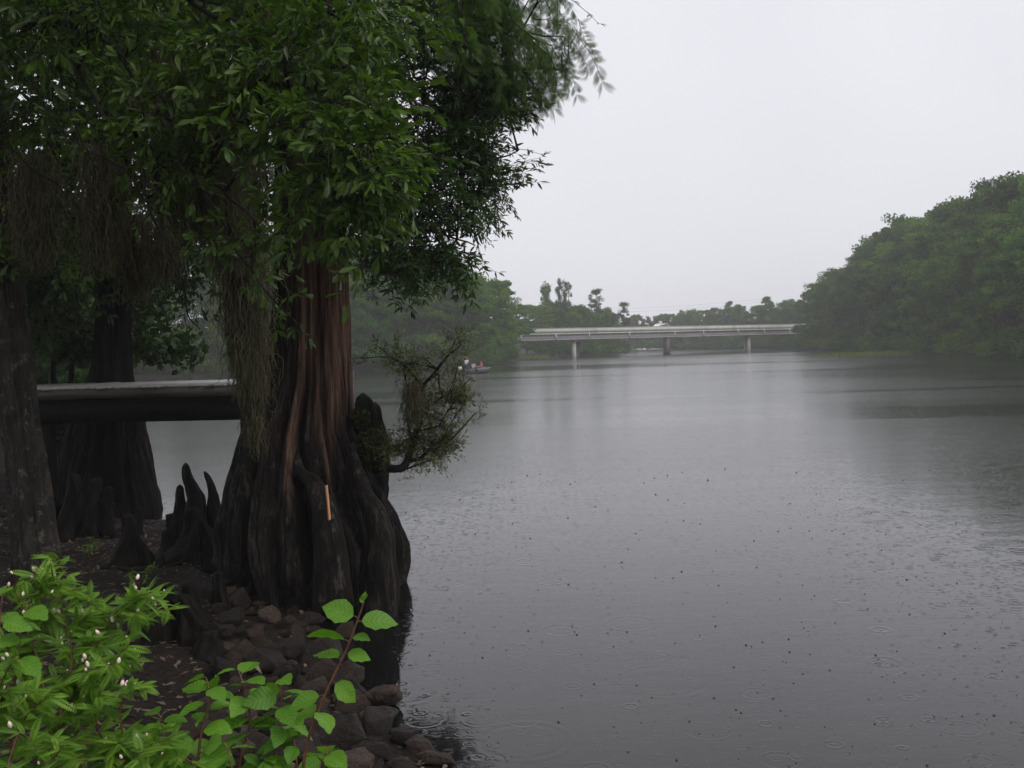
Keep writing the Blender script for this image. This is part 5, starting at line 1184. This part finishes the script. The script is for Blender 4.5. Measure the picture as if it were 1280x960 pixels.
def skinned(name, pts, edges, rad, mat, parent, sub=2):
    me = bpy.data.meshes.new(name); me.from_pydata([tuple(p) for p in pts], edges, []); o = bpy.data.objects.new(name, me); COL.objects.link(o); o.parent = parent
    me.materials.append(mat); md = o.modifiers.new('skin', 'SKIN'); md.use_smooth_shade = True
    for v, r_ in zip(me.skin_vertices[0].data, rad): v.radius = (r_, r_) if not isinstance(r_, tuple) else r_
    me.skin_vertices[0].data[0].use_root = True
    o.modifiers.new('sub', 'SUBSURF').render_levels = sub; o.modifiers['sub'].levels = 1
    return o
def person(xb, yb, facing, standing, shirt, label, capm=None):
    ca, sa = math.cos(R(48)), math.sin(R(48))
    w_ = np.array([bw[0] + xb * ca - yb * sa, bw[1] + xb * sa + yb * ca, 0.05])
    t = empty('person', tuple(w_), label, 'person', rz=R(48) + facing)
    hip = 0.92 if standing else 0.42; kx, kz = (0.03, 0.48) if standing else (0.42, 0.46); fx = 0.0 if standing else 0.40
    b = [(0, 0, hip), (0, 0, hip + 0.22), (0.02, 0, hip + 0.45), (0.03, 0, hip + 0.55), (0.05, 0, hip + 0.66), (0.05, 0, hip + 0.76)]; e = [(i, i + 1) for i in range(5)]; r_ = [0.135, 0.13, 0.15, 0.055, 0.09, 0.07]
    for s in (-1, 1):
        k = len(b); b += [(0.0, s * 0.19, hip + 0.47), (0.10, s * 0.25, hip + 0.22), (0.33, s * 0.14, hip + 0.22), (0.42, s * 0.12, hip + 0.23)]; e += [(2, k), (k, k + 1), (k + 1, k + 2), (k + 2, k + 3)]; r_ += [0.06, 0.045, 0.036, 0.04]
        k = len(b); b += [(0.0, s * 0.09, hip - 0.04), (kx, s * 0.12, kz), (fx, s * 0.12, 0.07), (fx + 0.15, s * 0.13, 0.045)]; e += [(0, k), (k, k + 1), (k + 1, k + 2), (k + 2, k + 3)]; r_ += [0.09, 0.065, 0.045, 0.04]
    skinned('body', b, e, r_, M['skin'], t)
    skinned('shirt', [(0, 0, hip - 0.02), (0, 0, hip + 0.22), (0.02, 0, hip + 0.47), (0.0, -0.2, hip + 0.46), (0.09, -0.255, hip + 0.25), (0.0, 0.2, hip + 0.46), (0.09, 0.255, hip + 0.25)], [(0, 1), (1, 2), (2, 3), (3, 4), (2, 5), (5, 6)], [0.16, 0.155, 0.175, 0.085, 0.068, 0.085, 0.068], shirt, t)
    skinned('trousers', [(0, 0, hip + 0.02), (0, -0.09, hip - 0.03), (kx, -0.12, kz), (fx, -0.12, 0.13), (0, 0.09, hip - 0.03), (kx, 0.12, kz), (fx, 0.12, 0.13)], [(0, 1), (1, 2), (2, 3), (0, 4), (4, 5), (5, 6)], [0.15, 0.11, 0.085, 0.065, 0.11, 0.085, 0.065], M['denim'], t)
    mb_ = MB(); V, Fs = tube(np.array([(0.04, 0, hip + 0.69), (0.035, 0, hip + 0.76), (0.035, 0, hip + 0.83), (0.04, 0, hip + 0.86)]), [0.10, 0.112, 0.085, 0.02], 12); mb_.add(V, Fs)
    if capm is not None: mb_.box((0.15, 0, hip + 0.755), (0.13, 0.15, 0.02))
    mb_.build('hair' if capm is None else 'cap', capm or M['hair'], t, True)
person(-1.35, 0.0, 0.3, True, M['shirt_w'], 'person in a white shirt standing at the left end of the boat', M['cap_red'])
person(-0.15, 0.1, 0.0, False, M['shirt_c'], 'person in a cream top sitting mid boat between the other two')
person(1.0, 0.0, 2.8, False, M['shirt_p'], 'person in a pinkish red top sitting at the right end of the boat', M['cap_red'])

# ------------------------------------------------------------------ render settings
SC.render.engine = 'CYCLES'; SC.cycles.use_denoising = True
try: SC.cycles.denoiser = 'OPENIMAGEDENOISE'; SC.cycles.denoising_input_passes = 'RGB_ALBEDO_NORMAL'
except Exception: pass
SC.cycles.max_bounces = 7; SC.cycles.diffuse_bounces = 3; SC.cycles.glossy_bounces = 3; SC.cycles.transmission_bounces = 4; SC.cycles.volume_bounces = 1; SC.cycles.transparent_max_bounces = 8
SC.cycles.sample_clamp_indirect = 4.0; SC.cycles.caustics_reflective = False; SC.cycles.caustics_refractive = False
vs = SC.view_settings; vs.view_transform = 'Standard'; vs.look = 'None'; vs.exposure = 0.0; vs.gamma = 1.0; vs.use_curve_mapping = False
